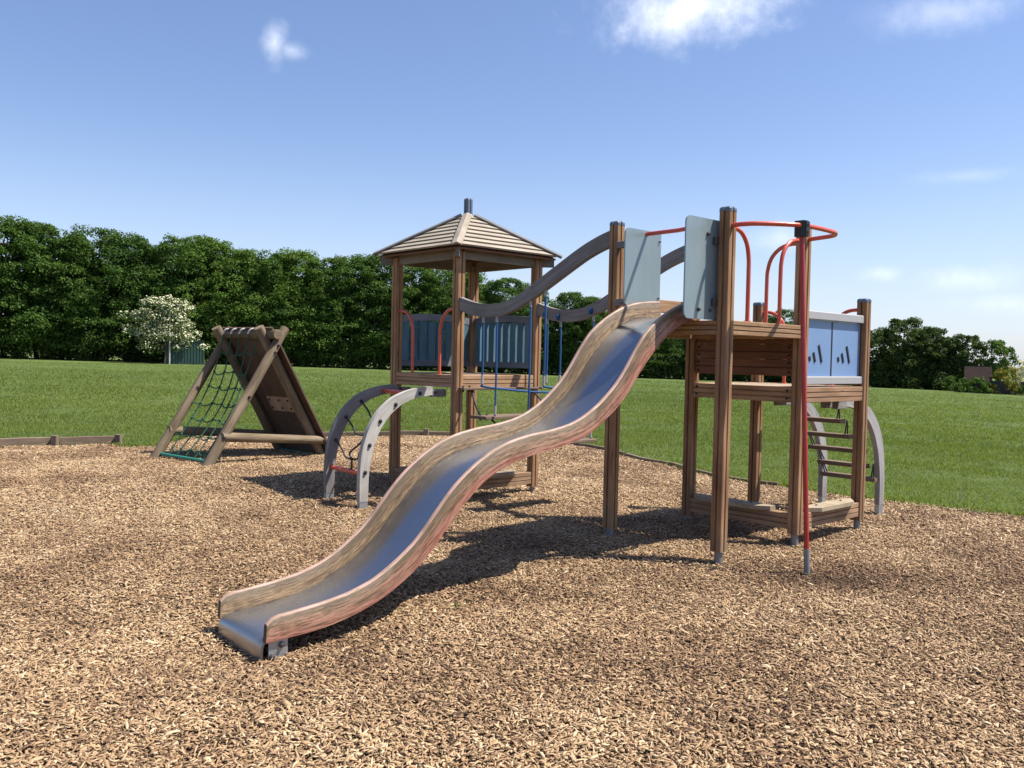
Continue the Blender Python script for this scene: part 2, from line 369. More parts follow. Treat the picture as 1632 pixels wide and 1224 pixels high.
def bolt(par, p, d, r=.016, m=None):
    p = Vector(p); d = Vector(d).normalized()
    return MB().loft([[tuple(c) for c in ring(p+d*z, d, rr)] for z, rr in ((-.004, r), (.008, r), (.010, r*.72), (.017, r*.68), (.019, r*.4))], smooth=False).build('bolt', m or M_BLACK, par)
def ring(c, d, r, n=10):
    X = d.cross(Vector((0, 0, 1)) if abs(d.z) < .9 else Vector((1, 0, 0))).normalized(); Y = d.cross(X)
    return [c+X*math.cos(6.2832*q/n)*r+Y*math.sin(6.2832*q/n)*r for q in range(n)]
def smooth(pts, n=6):
    P = [Vector(p) for p in pts]; out = []
    for k in range(len(P)-1):
        a, b, c, d = P[max(k-1, 0)], P[k], P[k+1], P[min(k+2, len(P)-1)]
        for q in range(n):
            t = q/n; out.append(.5*((2*b)+(c-a)*t+(2*a-5*b+4*c-d)*t*t+(3*b-a-3*c+d)*t*t*t))
    out.append(P[-1]); return out
def resample(pts, n):
    P = np.array(pts, float); d = np.r_[0, np.cumsum(np.hypot(*np.diff(P, axis=0).T))]; t = np.linspace(0, d[-1], n)
    return np.c_[np.interp(t, d, P[:, 0]), np.interp(t, d, P[:, 1])]
def smooth1(P, it=2):
    P = P.copy()
    for _ in range(it): P[1:-1] = .25*P[:-2]+.5*P[1:-1]+.25*P[2:]
    return P
def npmesh(name, V, F, mats, tint=None, parent=None, smooth_=False, **kw):
    me = bpy.data.meshes.new(name); k = F.shape[1]
    me.vertices.add(len(V)); me.vertices.foreach_set('co', V.astype(np.float32).ravel())
    me.loops.add(F.size); me.loops.foreach_set('vertex_index', F.astype(np.int32).ravel())
    me.polygons.add(len(F)); me.polygons.foreach_set('loop_start', np.arange(0, F.size, k, dtype=np.int32))
    if tint is not None:
        at = me.attributes.new('tint', 'FLOAT', 'FACE'); at.data.foreach_set('value', tint.astype(np.float32))
    me.update(calc_edges=True)
    if smooth_: me.polygons.foreach_set('use_smooth', np.ones(len(F), bool))
    return linkmesh(name, me, mats, parent, **kw) if name else me

# ------------------------------------------------------------------ ground
AZ = [(-60, .4), (-35.99, .34), (-30.25, .19), (-23.77, .03), (-15.43, -.13), (-7.99, -.35), (-2.72, -.41), (3.41, -.62), (9.86, -.7), (15.31, -.79), (22.09, -.98), (26.01, -1.07), (30.21, -1.29), (35.07, -1.52), (60, -1.7)]
AZa = np.array(AZ)
def vnoise(x, y, s, seed=0):
    """cheap smooth value noise, vectorised"""
    x = np.asarray(x)/s+seed*17.3; y = np.asarray(y)/s-seed*9.1
    xi = np.floor(x).astype(np.int64); yi = np.floor(y).astype(np.int64); fx = x-xi; fy = y-yi
    fx = fx*fx*(3-2*fx); fy = fy*fy*(3-2*fy)
    def h(a, b): return (np.abs(np.sin(a*127.1+b*311.7+seed)*43758.5453) % 1.)
    return (h(xi, yi)*(1-fx)+h(xi+1, yi)*fx)*(1-fy)+(h(xi, yi+1)*(1-fx)+h(xi+1, yi+1)*fx)*fy-.5
def gh(x, y):
    """height of the mulch and field"""
    x = np.asarray(x, float); y = np.asarray(y, float)
    near = .08*np.exp(-((x+3.0)**2+(y-10.6)**2)/9.) - .035*np.exp(-((x-2.35)**2+(y-7.0)**2)/.6) + .03*np.exp(-((x-1.6)**2+(y-8.0)**2)/.5) \
        - .055*np.exp(-((x+1.40)**2+(y-4.45)**2)/.35) - .03*np.exp(-((x-1.72)**2+(y-6.0)**2)/.25) + .035*vnoise(x, y, 1.1, 1) + .022*vnoise(x, y, .35, 2) + .02*np.clip((np.hypot(x, y)-9)/5, 0, 1)
    d = np.hypot(x, y); az = np.degrees(np.arctan2(x, np.maximum(y, .01)))
    zf = np.interp(az, AZa[:, 0], AZa[:, 1]); t = np.clip((d-14)/87, 0, 1.1)
    far = (zf-.04)*t*np.clip(y/20, 0, 1) + .12*vnoise(x, y, 14, 3)*np.clip((d-20)/40, 0, 1)*np.clip((100-d)/20, 0, 1)
    return near+far
BND = np.array([(-7.353, 12.611), (-6.705, 13.02), (-6.032, 13.35), (-5.72, 12.87), (-5.3, 12.95), (-5.3, 14.5), (-4.48, 15.1), (-3.48, 15.48), (-2.85, 15.63), (-1.53, 15.9), (-.857, 16.0),
                (.94, 15.25), (1.49, 14.2), (2.40, 11.7), (3.19, 10.45), (4.05, 9.62), (4.57, 9.27), (5.18, 8.8), (7, 7.6), (9.5, 5), (10, 0), (7, -6), (-3, -7.5), (-10, -5), (-12, 1), (-11.5, 8), (-9.5, 11.3)])
CEN = np.array([0., 6.])
def boundary(n):
    B = np.vstack([BND, BND[:1]]); d = np.r_[0, np.cumsum(np.hypot(*np.diff(B, axis=0).T))]; t = np.linspace(0, d[-1], n, endpoint=False)
    P = np.c_[np.interp(t, d, B[:, 0]), np.interp(t, d, B[:, 1])]
    wob = .05*vnoise(P[:, 0]*1., P[:, 1], .3, 5)[:, None]; dr = (P-CEN)/np.linalg.norm(P-CEN, axis=1)[:, None]
    return P+dr*wob
BN = 900; BP = boundary(BN)
def ring_sheet(name, scales, lift, m, kind):
    V = []; off = BP-CEN; rr = np.linalg.norm(off, axis=1)[:, None]; un = off/rr
    for s_ in scales:
        P = CEN+off*s_ if s_ <= 1 else CEN+un*(rr+(s_-1))
        V.append(np.c_[P, gh(P[:, 0], P[:, 1])+lift])
    V = np.vstack(V); F = []
    a = np.arange(BN); b = (a+1) % BN
    for k in range(len(scales)-1): F.append(np.c_[k*BN+a, k*BN+b, (k+1)*BN+b, (k+1)*BN+a])
    F = np.vstack(F)
    if scales[0] < scales[-1]: F = F[:, ::-1]
    return npmesh(name, V, F, m, smooth_=True, kind=kind)
ring_sheet('mulch_bed', list(np.linspace(1.0, .0005, 150)), 0., M_MULCH, 'structure')
ring_sheet('lawn', [.985, 1., 1.05, 1.15, 1.3, 1.5, 1.8, 2.2, 2.7, 3.3, 4, 5, 6.5, 8, 10, 12.5, 15, 18, 22, 27, 33, 40, 50, 60, 70, 80, 90, 110, 150, 250, 500, 900], .012, M_LAWN, 'structure')

def inside(x, y, margin=0.):
    """inside the mulch boundary (star shaped about CEN)"""
    ang = np.arctan2(BP[:, 1]-CEN[1], BP[:, 0]-CEN[0]); rad = np.hypot(BP[:, 0]-CEN[0], BP[:, 1]-CEN[1]); o = np.argsort(ang)
    a = np.arctan2(y-CEN[1], x-CEN[0]); r = np.hypot(x-CEN[0], y-CEN[1])
    return r < np.interp(a, ang[o], rad[o], period=2*math.pi)+margin
def scatter(dens, rmin, rmax, half=.70):
    """points in the wedge in front of the place the photo was taken from"""
    area = half*(rmax**2-rmin**2); n = int(dens*area)
    r = np.sqrt(rng.uniform(rmin**2, rmax**2, n)); a = rng.uniform(-half, half, n)
    return r*np.sin(a), r*np.cos(a)-1.0

def chips():
    X = []; Y = []; S = []
    for dens, a, b, s_ in ((6600, 2.6, 6.2, 1.0), (5000, 6.2, 9.5, .97), (3000, 9.5, 13.5, 1.15), (1700, 13.5, 18.5, 1.35)):
        x, y = scatter(dens, a, b); k = inside(x, y, .03+.12*vnoise(x, y, .5, 8)); X.append(x[k]); Y.append(y[k]); S.append(np.full(k.sum(), s_))
    ox, oy = scatter(60, 8.5, 18.5); kk = inside(ox, oy, .35) & ~inside(ox, oy, 0.); X.append(ox[kk]); Y.append(oy[kk]); S.append(np.full(kk.sum(), 1.2))
    x, y, s_ = map(np.concatenate, (X, Y, S)); n = len(x)
    L = rng.lognormal(math.log(.0245), .44, n).clip(.010, .08)*s_; W = rng.lognormal(math.log(.0088), .38, n).clip(.004, .026)*s_; T = rng.uniform(.0015, .0038, n)*s_
    yaw = rng.uniform(0, 6.283, n); pit = rng.normal(0, .22, n); rol = rng.normal(0, .30, n)
    cy, sy, cp, sp, cr, sr = np.cos(yaw), np.sin(yaw), np.cos(pit), np.sin(pit), np.cos(rol), np.sin(rol)
    ex = np.c_[cy*cp, sy*cp, sp]; ey0 = np.c_[-sy, cy, 0*cy]; ez0 = np.cross(ex, ey0); ey = ey0*cr[:, None]+ez0*sr[:, None]; ez = np.cross(ex, ey)
    z = gh(x, y)+rng.uniform(.0, .016, n)+np.abs(sp)*L*.3
    c = np.c_[x, y, z]
    # chip: six-cornered bent slab, corners of uneven width
    fr = [(-.5, -.35), (0., -.5), (.5, -.28), (.45, .30), (-.05, .5), (-.5, .25)]
    jt = rng.uniform(.6, 1.15, (n, 6)); bend = rng.normal(0, .10, n)*L
    top = [c+ex*(L*fx)[:, None]+ey*(W*fy*jt[:, k])[:, None]+ez*((T*.5)+bend*(1-abs(fx)*2))[:, None] for k, (fx, fy) in enumerate(fr)]
    bot = [p-ez*T[:, None] for p in top]
    V = np.stack(top+bot, 1).reshape(-1, 3); b = np.arange(n)*12
    q = [(0, 1, 4, 5), (1, 2, 3, 4), (0, 6, 7, 1), (1, 7, 8, 2), (2, 8, 9, 3), (3, 9, 10, 4), (4, 10, 11, 5), (5, 11, 6, 0)]
    F = np.stack([np.stack([b+i for i in f], 1) for f in q], 1).reshape(-1, 4)
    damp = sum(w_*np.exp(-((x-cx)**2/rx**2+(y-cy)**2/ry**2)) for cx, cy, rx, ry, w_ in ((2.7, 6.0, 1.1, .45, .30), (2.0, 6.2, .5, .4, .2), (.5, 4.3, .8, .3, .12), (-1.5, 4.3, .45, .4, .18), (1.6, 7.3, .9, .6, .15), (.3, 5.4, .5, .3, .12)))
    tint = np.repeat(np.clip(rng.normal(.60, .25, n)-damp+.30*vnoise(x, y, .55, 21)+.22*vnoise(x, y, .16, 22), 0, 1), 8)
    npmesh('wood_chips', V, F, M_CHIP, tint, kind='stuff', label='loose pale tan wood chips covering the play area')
chips()

def grass():
    X = []; Y = []; S = []
    for dens, a, b, s_ in ((1900, 9.3, 14, .85), (1050, 14, 20, 1.1), (420, 20, 28, 1.6), (170, 28, 38, 2.2), (80, 38, 50, 2.6), (35, 50, 66, 3.0), (14, 66, 88, 3.2)):
        x, y = scatter(dens, a, b, .66); k = ~inside(x, y, .0); X.append(x[k]); Y.append(y[k]); S.append(np.full(k.sum(), s_))
    # denser and longer fringe where the field meets the bed
    k = rng.integers(0, BN, 26000); p = BP[k]; dr = (p-CEN)/np.linalg.norm(p-CEN, axis=1)[:, None]; e = p+dr*rng.exponential(.09, 26000)[:, None]-dr*.02+rng.normal(0, .02, (26000, 2))
    k = (e[:, 1] > 5) & (np.abs(e[:, 0]) < e[:, 1]*.9); e = e[k]
    X.append(e[:, 0]); Y.append(e[:, 1]); S.append(np.full(len(e), 1.35))
    x, y, s_ = map(np.concatenate, (X, Y, S)); n = len(x)
    pat = vnoise(x, y, 1.2, 11)+vnoise(x, y, .4, 12)
    H = rng.uniform(.022, .055, n)*(1+.5*pat)*(.6+.4*s_); Wd = rng.uniform(.003, .006, n)*s_
    yaw = rng.uniform(0, 6.283, n); lean = rng.uniform(-.9, .9, (n, 2))*H[:, None]
    ex = np.c_[np.cos(yaw), np.sin(yaw), 0*yaw]*Wd[:, None]; c = np.c_[x, y, gh(x, y)+.005]
    tip = c+np.c_[lean, H]; mid = c+np.c_[lean*.35, H*.55]
    V = np.stack([c-ex, c+ex, mid+ex*.7, tip, mid-ex*.7], 1).reshape(-1, 3); b = np.arange(n)*5
    F = np.stack([np.stack([b, b+1, b+2, b+4], 1)], 1).reshape(-1, 4)
    F2 = np.stack([b+4, b+2, b+3, b+3], 1)
    me_t = np.clip(rng.normal(.46, .22, n)+.30*pat+.45*vnoise(x, y*.5, 3.5, 13)+.4*vnoise(x, y*.6, 9., 14), 0, 1)
    # blades: a quad foot and a triangular tip, written as two quads with a shared tip vertex split
    V = np.vstack([V, tip+ex*.12]); F2[:, 3] = b+3; F2[:, 2] = len(b)*5+np.arange(n)
    npmesh('grass', V, np.vstack([F, F2]), M_BLADE, np.r_[me_t, me_t], kind='stuff', label='short mown green grass of the playing field')
grass()

def weed(name, x, y, n, h, sp, label, mt):
    g = np.random.default_rng(int(abs(x)*100)+9); root_ = MB(); z = float(gh(x, y))
    for _ in range(n):
        a = g.uniform(0, 6.283); l = g.uniform(.5, 1)*h; dx, dy = math.cos(a)*sp*g.random(), math.sin(a)*sp*g.random()
        root_.tube([(dx*.2, dy*.2, -.01), (dx*.6, dy*.6, l*.6), (dx*1.3, dy*1.3, l)], .0035, 4, r1=.0008)
    o = root_.build(name, mt, None, label=label, cat='plant'); o.location = (x, y, z); return o
# ------------------------------------------------------------------ climbing frame (one bolted structure)
s = 1.0749; k = 2.0834; TH = R(-47.9235)
O = (.84167, 7.29317, 0.)
frame = empty('climbing_frame', O, TH, label='large timber climbing frame with wavy steel slide, roofed tower, rope bridge and arched ladders', cat='climbing frame')
PW = .047
def post_poly(w_=PW, c=.012, g=.005, dep=.016):
    side = [(-w_+c*.4, -w_+c*.15), (-w_+c, -w_), (-g*1.7, -w_), (-g, -w_+dep), (g, -w_+dep), (g*1.7, -w_), (w_-c, -w_), (w_-c*.4, -w_+c*.15)]
    P = []
    for q in range(4):
        ca, sa = [(1, 0), (0, 1), (-1, 0), (0, -1)][q]
        P += [(x*ca-y*sa, x*sa+y*ca) for x, y in side]
    return P
def post(a, b, top, z0=.085, cap=True):
    o = MB().prism(post_poly(), (a, b, 0), (1, 0, 0), (0, 1, 0), (0, 0, 1), top-.03-z0, z0=z0).build('post', M_POST, frame)
    if cap:
        m = MB(); pp = post_poly(PW+.002, .016, .005, .012); rings = []
        for zz, sc in ((top-.034, 1.), (top-.014, 1.), (top-.005, .90), (top, .74)): rings.append([(a+x*sc, b+y*sc, zz) for x, y in pp])
        m.loft(rings, smooth=False).build('post_cap', M_CAP, o)
    MB().tube([(a, b, -.12), (a, b, z0+.02)], .030, 14).build('post_foot', M_FOOT, o)
    return o
for (a, b, t) in ((0, 0, 2.63), (s, 0, 2.63), (s, s, 2.63), (0, s, 2.63), (0, 2*s, 2.086), (s, 2*s, 2.086)): post(a, b, t)
for (a, b) in ((-k, 0), (-k, s), (-k-s, 0), (-k-s, s)): post(a, b, 2.57, cap=False)

def beam_poly(h, t=.036, n=3):
    """laminated beam section: grooves on both faces. X across, Y up"""
    P = []; g = .0050
    def side(x, sgn):
        out = [(x, -h/2+.004)] if sgn > 0 else [(x, h/2-.004)]
        for q in range(1, n):
            y = -h/2+h*q/n if sgn > 0 else h/2-h*q/n
            out += [(x, y-sgn*g), (x-sgn*.014, y-sgn*g*.4), (x-sgn*.014, y+sgn*g*.4), (x, y+sgn*g)]
        out += [(x, h/2-.004)] if sgn > 0 else [(x, -h/2+.004)]
        return out
    return [(-t+.004, -h/2), (t-.004, -h/2)]+side(t, 1)+[(t-.004, h/2), (-t+.004, h/2)]+side(-t, -1)
def beam(p, q, z0, z1, name='beam', m=None, t=.036, n=3, parent=None, gap=PW-.004, mb=None):
    p = Vector((*p, 0)); q = Vector((*q, 0)); d = (q-p).normalized(); x = Vector((d.y, -d.x, 0)); L = (q-p).length-2*gap
    o = p+d*gap+Vector((0, 0, (z0+z1)/2)); M_ = mb or MB()
    M_.prism(beam_poly(z1-z0, t, n), o, x, (0, 0, 1), d, L)
    return M_ if mb else M_.build(name, m or M_BEAM, parent or frame)
def deck(a0, a1, b0, b1, z0, z1, skip=()):
    root_ = None
    cs = [(a0, b0), (a1, b0), (a1, b1), (a0, b1)]
    # floor of the deck is the part, the edge beams its sub-parts
    m = MB(); n = 10; w_ = (b1-b0-.11)/n
    for q in range(n): m.box(((a0+a1)/2, b0+.055+w_*(q+.5), z1-.016), (a1-a0-.075, w_-.007, .026), axis=0)
    root_ = m.build('deck', M_FLOOR, frame)
    for q in range(4):
        if q in skip: continue
        beam(cs[q], cs[(q+1) % 4], z0, z1, parent=root_, name='edge_beam')
    return root_
deck(0, s, 0, s, 1.693, 1.800)
deck(0, s, s, 2*s, 1.168, 1.295)
deck(-k-s, -k, 0, s, 1.170, 1.300)
# base beams and low benches
beam((0, s), (s, s), .122, .250, 'base_beam'); beam((s, s), (s, 2*s), .122, .250, 'base_beam')
beam((-k, 0), (-k, s), .122, .250, 'base_beam'); beam((-k-s, 0), (-k, 0), .122, .250, 'base_beam'); beam((-k-s, 0), (-k-s, s), .122, .250, 'base_beam')
def bench(p, q, side, l0, l1, wi=.11, wo=.12):
    """board laid on a base beam, wider in the middle with slanted ends"""
    p = Vector((*p, 0)); q = Vector((*q, 0)); d = (q-p).normalized(); n_ = Vector((-d.y, d.x, 0))*side
    P = [(l0, -wo), (l0+.13, -wo-.09), (l1-.13, -wo-.09), (l1, -wo), (l1, wi), (l0, wi)]
    P = [(x, y) for x, y in P]
    m = MB(); m.prism([(y, x) for x, y in P][::-1], p+Vector((0, 0, .252)), n_, d, (0, 0, 1), .034)
    o = m.build('bench_board', M_BENCH, frame)
    for x_ in (l0+.2, l1-.2): bolt(o, p+d*x_+Vector((0, 0, .279)), (0, 0, 1), .012, M_BOLT)
    return o
bench((0, s), (s, s), 1, .08, .86, .05, .03); bench((s, s), (s, 2*s), 1, .14, .96, .06, .00)
bench((-k, 0), (-k, s), 1, .12, .80, .06, .04)
# plank wall between the two decks
wall = empty('plank_wall'); wall.parent = frame
for z0, z1 in ((1.6495, 1.690), (1.523, 1.647), (1.385, 1.5205)): beam((0, s), (s, s), z0, z1, 'plank', M_PLANK, t=.022, n=2 if z1-z0 > .05 else 1, parent=wall)
for aa in (.085, s-.085):
    for zz in (1.62, 1.555, 1.49, 1.415): bolt(wall, (aa, s-.024, zz), (0, -1, 0), .009)
    for zz in (1.265, 1.20): bolt(wall, (aa, s-.038, zz), (0, -1, 0), .009)

# pieces of the slide
T_ = [(-3.512, .150), (-3.505, .178), (-3.49, .184), (-3.405, .188), (-3.291, .198), (-3.184, .209), (-3.037, .232), (-2.884, .280), (-2.752, .355), (-2.643, .432), (-2.56, .51), (-2.481, .6), (-2.399, .690), (-2.323, .763), (-2.201, .854), (-2.075, .924), (-1.991, .957), (-1.897, .987), (-1.725, 1.018), (-1.544, 1.038), (-1.395, 1.067), (-1.289, 1.102), (-1.148, 1.175), (-1.028, 1.261), (-.938, 1.339), (-.862, 1.424), (-.790, 1.521), (-.722, 1.610), (-.650, 1.690), (-.536, 1.775), (-.417, 1.843), (-.275, 1.905), (-.12, 1.945), (.05, 1.966), (.17, 1.972)]
B_ = [(-3.518, .057), (-3.45, .059), (-3.39, .062), (-3.218, .070), (-3.107, .087), (-2.985, .115), (-2.865, .154), (-2.749, .208), (-2.628, .282), (-2.5, .39), (-2.41, .488), (-2.33, .577), (-2.197, .695), (-2.103, .764), (-1.987, .818), (-1.893, .848), (-1.721, .888), (-1.503, .918), (-1.314, .956), (-1.19, 1.004), (-1.07, 1.076), (-.95, 1.157), (-.848, 1.244), (-.748, 1.360), (-.653, 1.470), (-.56, 1.556), (-.474, 1.630), (-.363, 1.705), (-.191, 1.788), (-.05, 1.812), (.19, 1.815)]
NS = 90
Tn = smooth1(resample(T_, NS), 1); Bn = smooth1(resample(B_, NS), 2)
Cn = Tn*.16+Bn*.84
slide = MB()
sec = []; t_in = .336; t_out = .834
sc_ = smooth1(Cn, 2)
prof = [p for p in sc_ if p[0] > -3.44]
for a_, z_ in ((-3.47, .074), (-3.497, .066), (-3.515, .050), (-3.525, .028), (-3.527, .0), (-3.527, -.05)):
    prof.insert(0, np.array([a_, z_]))
tn = []
for q in range(len(prof)):
    d = prof[min(q+1, len(prof)-1)]-prof[max(q-1, 0)]; d = d/np.hypot(*d); tn.append(np.array([d[1], -d[0]]))
secs = []
for p, nn_ in zip(prof, tn):
    lo = p+nn_*.012; secs.append([(t_in, p[0], p[1]), (t_out, p[0], p[1]), (t_out, lo[0], lo[1]), (t_in, lo[0], lo[1])])
chute = slide.loft(secs)
slide_o = chute.build('slide', M_STEEL, frame, label='wavy steel slide with worn timber side rails')
# seam strip across the chute near the foot
sm = MB(); sm.box(((t_in+t_out)/2, -3.392, .0795), (t_out-t_in-.004, .008, .003), axis=0, bev=.0005); sm.build('seam', M_BOLT, slide_o)
def rail(a0, a1, outer_high):
    """a0<a1; outer face is at a1 when outer_high"""
    secs = []
    for tp, bt in zip(Tn, Bn):
        up_ = tp-bt; up_ = up_/np.hypot(*up_); e = .006
        def P(a, base, h): q = base+up_*h; return (a, q[0], q[1])
        secs.append([P(a0, bt, 0), P(a1, bt, 0), P(a1, tp, -e*1.6), P(a1-e, tp, -e*.3), P((a0+a1)/2, tp, 0), P(a0+e, tp, -e*.3), P(a0, tp, -e*1.6)])
    # material slots: 0 outer 1 inner 2 edge 3 end
    m = MB(); face_hi = 0 if outer_high else 1; face_lo = 1 if outer_high else 0
    vl = [(0, .03), (0, 1), (0, .01), (.01, .02), (.02, .03), (.03, .04), (1, 0)]
    m.loft(secs, mis=[0, face_hi, 2, 2, 2, 2, face_lo], vlist=vl, smooth=True, mi=3)
    o = m.build('side_rail', [M_SLO, M_SLI, M_PINK, M_ENDDARK], slide_o); return o
M_ENDDARK = plain('rail_end_grain', (.06, .033, .025), .7, var=.2, scale=20)
rail(.302, .332, False); rail(.838, .870, True)
for a_, sg in ((.846, 1), (.325, -1)):
    m = MB(); m.box((a_, -3.44, .005), (.008, .105, .125), bev=.001)
    m.box((a_-sg*.03, -3.392, .005), (.06, .006, .12), bev=.001)
    for bb, zz in ((-3.425, .030), (-3.475, -.022)):
        bolt(slide_o, (a_+sg*.004, bb, zz), (sg, 0, 0), .016, M_BOLT)
    m.build('foot_bracket', M_GALV, slide_o)
# flat end plates either side of the sitting place
def rrect(y0, y1, z0, z1, r=.05, n=6, square=()):
    P = []
    for q, (cy, cz, a0) in enumerate(((y1-r, z0+r, -90), (y1-r, z1-r, 0), (y0+r, z1-r, 90), (y0+r, z0+r, 180))):
        if q in square: P.append([(y1, z0), (y1, z1), (y0, z1), (y0, z0)][q]); continue
        for j in range(n+1): t = R(a0+90*j/n); P.append((cy+r*math.cos(t), cz+r*math.sin(t)))
    return P
def plate(a, y0, y1, z0, z1, bolts, sg, sq):
    m = MB(); m.prism(rrect(y0, y1, z0, z1, square=sq), (a-.006, 0, 0), (0, 1, 0), (0, 0, 1), (1, 0, 0), .012)
    o = m.build('side_panel', M_PLATE, frame)
    for yy, zz, r_ in bolts: bolt(o, (a+.006, yy, zz), (1, 0, 0), r_, m=M_BOLT)
    return o
plate(.287, -.232, .212, 1.92, 2.532, [(.19, 2.46, .008), (.19, 2.0, .008)], 1, (0, 1))
pl_ = plate(1.0, -.405, .02, 1.80, 2.535, [(-.148, 2.425, .017), (-.24, 1.868, .014), (-.10, 1.870, .014)], 1, (0, 1))
for z_ in (2.43, 1.96): MB().box((.165, -.03, z_), (.24, .05, .055), bev=.003).build('panel_bracket', M_GREYWOOD, frame)
for z_ in (2.38, 1.93): MB().box((1.022, -.062, z_), (.03, .05, .055), bev=.003).build('panel_bracket', M_BOLT, frame)
MB().tube([(.29, .026, 2.504), (.62, .012, 2.504), (1.0, -.10, 2.504)], .017, 12).build('crossbar', M_RED, frame)
# low rail across the bridge opening seen between the panels
m = MB(); m.box((-.01, s*.5, 1.965), (.05, s-.09, .11), axis=1); m.build('threshold_board', M_BEAM, frame)

# red grab rails
def loop(a0, b0, da, db, ztop, zfl, r=.0165):
    pts = [(a0, b0, ztop)] + [(a0+da*f, b0+db*f, z) for f, z in ((.30, ztop-.002), (.60, ztop-.03), (.86, ztop-.10), (.98, ztop-.20), (1., ztop-.32))] + [(a0+da, b0+db, zfl)]
    o = MB().tube(smooth(pts, 5), r, 10).build('grab_rail', M_RED, frame)
    MB().tube([(a0+da, b0+db, zfl-.004), (a0+da, b0+db, zfl+.008)], .028, 12).build('floor_flange', M_RED, o); return o
loop(s, .045, 0, .245, 2.485, 1.80); loop(s, s-.045, 0, -.29, 2.485, 1.80)
loop(s-.045, s, -.285, 0, 2.475, 1.80); loop(.045, s, .27, 0, 2.475, 1.80)
loop(-k-s+.045, 0, .26, 0, 1.965, 1.30); loop(-k-.045, 0, -.25, 0, 1.965, 1.30)
loop(.045, 2*s, .25, 0, 1.985, 1.295); loop(s-.045, 2*s, -.25, 0, 1.985, 1.295)
# long red hand hoop round the fire pole and the pole itself
hp = smooth([(s+.045, -.01, 2.49), (1.20, -.01, 2.492), (1.31, .06, 2.494), (1.46, .30, 2.497), (1.485, .50, 2.50), (1.475, .80, 2.50), (1.43, .92, 2.50), (1.36, .995, 2.50), (1.2, 1.045, 2.50), (s+.04, 1.075, 2.50)], 6)
MB().tube(hp, .0175, 12).build('hand_hoop', M_RED, frame)
fp = MB().tube([(1.634, .27, .16), (1.458, .372, 2.47)], .0185, 14).build('fire_pole', M_DKRED, frame)
MB().tube([(1.652, .26, -.08), (1.634, .27, .165)], .021, 14).build('pole_foot', M_FOOT, fp)
m = MB(); m.box((1.462, .362, 2.475), (.085, .075, .115), bev=.012); m.box((1.51, .362, 2.475), (.012, .05, .10), bev=.004)
for zz in (2.45, 2.50): m.tube([(1.51, .362, zz), (1.522, .362, zz)], .010, 8)
m.build('pole_bracket', M_BLACK, fp)

# blue panel on the lower deck
bpo = empty('blue_panel'); bpo.parent = frame
for nm, z0, z1 in (('bottom_rail', 1.318, 1.385), ('top_rail', 1.860, 1.930)): MB().box((s+.004, s*1.5, (z0+z1)/2), (.052, s-.098, z1-z0), bev=.006).build(nm, M_ALU, bpo)
for b0, b1 in ((1.125, 1.580), (1.600, 2.092)): MB().box((s-.008, (b0+b1)/2, 1.6225), (.012, b1-b0, .471), axis=2, bev=.001).build('pane', M_PANE, bpo)
MB().box((s-.008, 1.59, 1.622), (.02, .018, .47), bev=.002).build('mullion', M_BLACK, bpo)
for c0 in (1.352, 1.835):
    for y_, z_, h_ in ((-.125, 1.535, .035), (-.050, 1.548, .075), (.045, 1.578, .135)):
        rot = Matrix.Rotation(R(21), 3, 'X'); MB().box((s+.0005, c0+y_, z_), (.010, .024, h_*1.15), bev=.003, rot=rot, axis=2).build('slot', M_BLACK, bpo)

# slatted teal balustrades of the roofed tower
def balustrade(p, q):
    p = Vector((*p, 0)); q = Vector((*q, 0)); d = (q-p).normalized(); L = (q-p).length-.098; n_ = Vector((-d.y, d.x, 0)); o_ = p+d*.049
    N = 16; ro = empty('balustrade'); ro.parent = frame
    MB().prism([(-.02, 1.37), (.02, 1.37), (.02, 1.435), (-.02, 1.435)], o_, n_, (0, 0, 1), d, L).build('bottom_rail', M_RAILGREY, ro)
    secs = []
    for j in range(N+1):
        x = L*j/N; hh = .030*math.sin(math.pi*j/N); base = o_+d*x
        secs.append([tuple(base+n_*u_+Vector((0, 0, zz+hh))) for u_, zz in ((-.02, 1.855), (.02, 1.855), (.02, 1.930), (-.02, 1.930))])
    MB().loft(secs, smooth=False).build('top_rail', M_RAILGREY, ro)
    ns = 8; w_ = L/ns
    for j in range(ns): MB().box(o_+d*(w_*(j+.5))+Vector((0, 0, 1.648)), (.032, w_-.030, .45), axis=2, rot=Matrix((n_, d, Vector((0, 0, 1)))).transposed(), bev=.003).build('slat', M_TEAL, ro)
balustrade((-k-s, 0), (-k-s, s)); balustrade((-k-s, s), (-k, s))

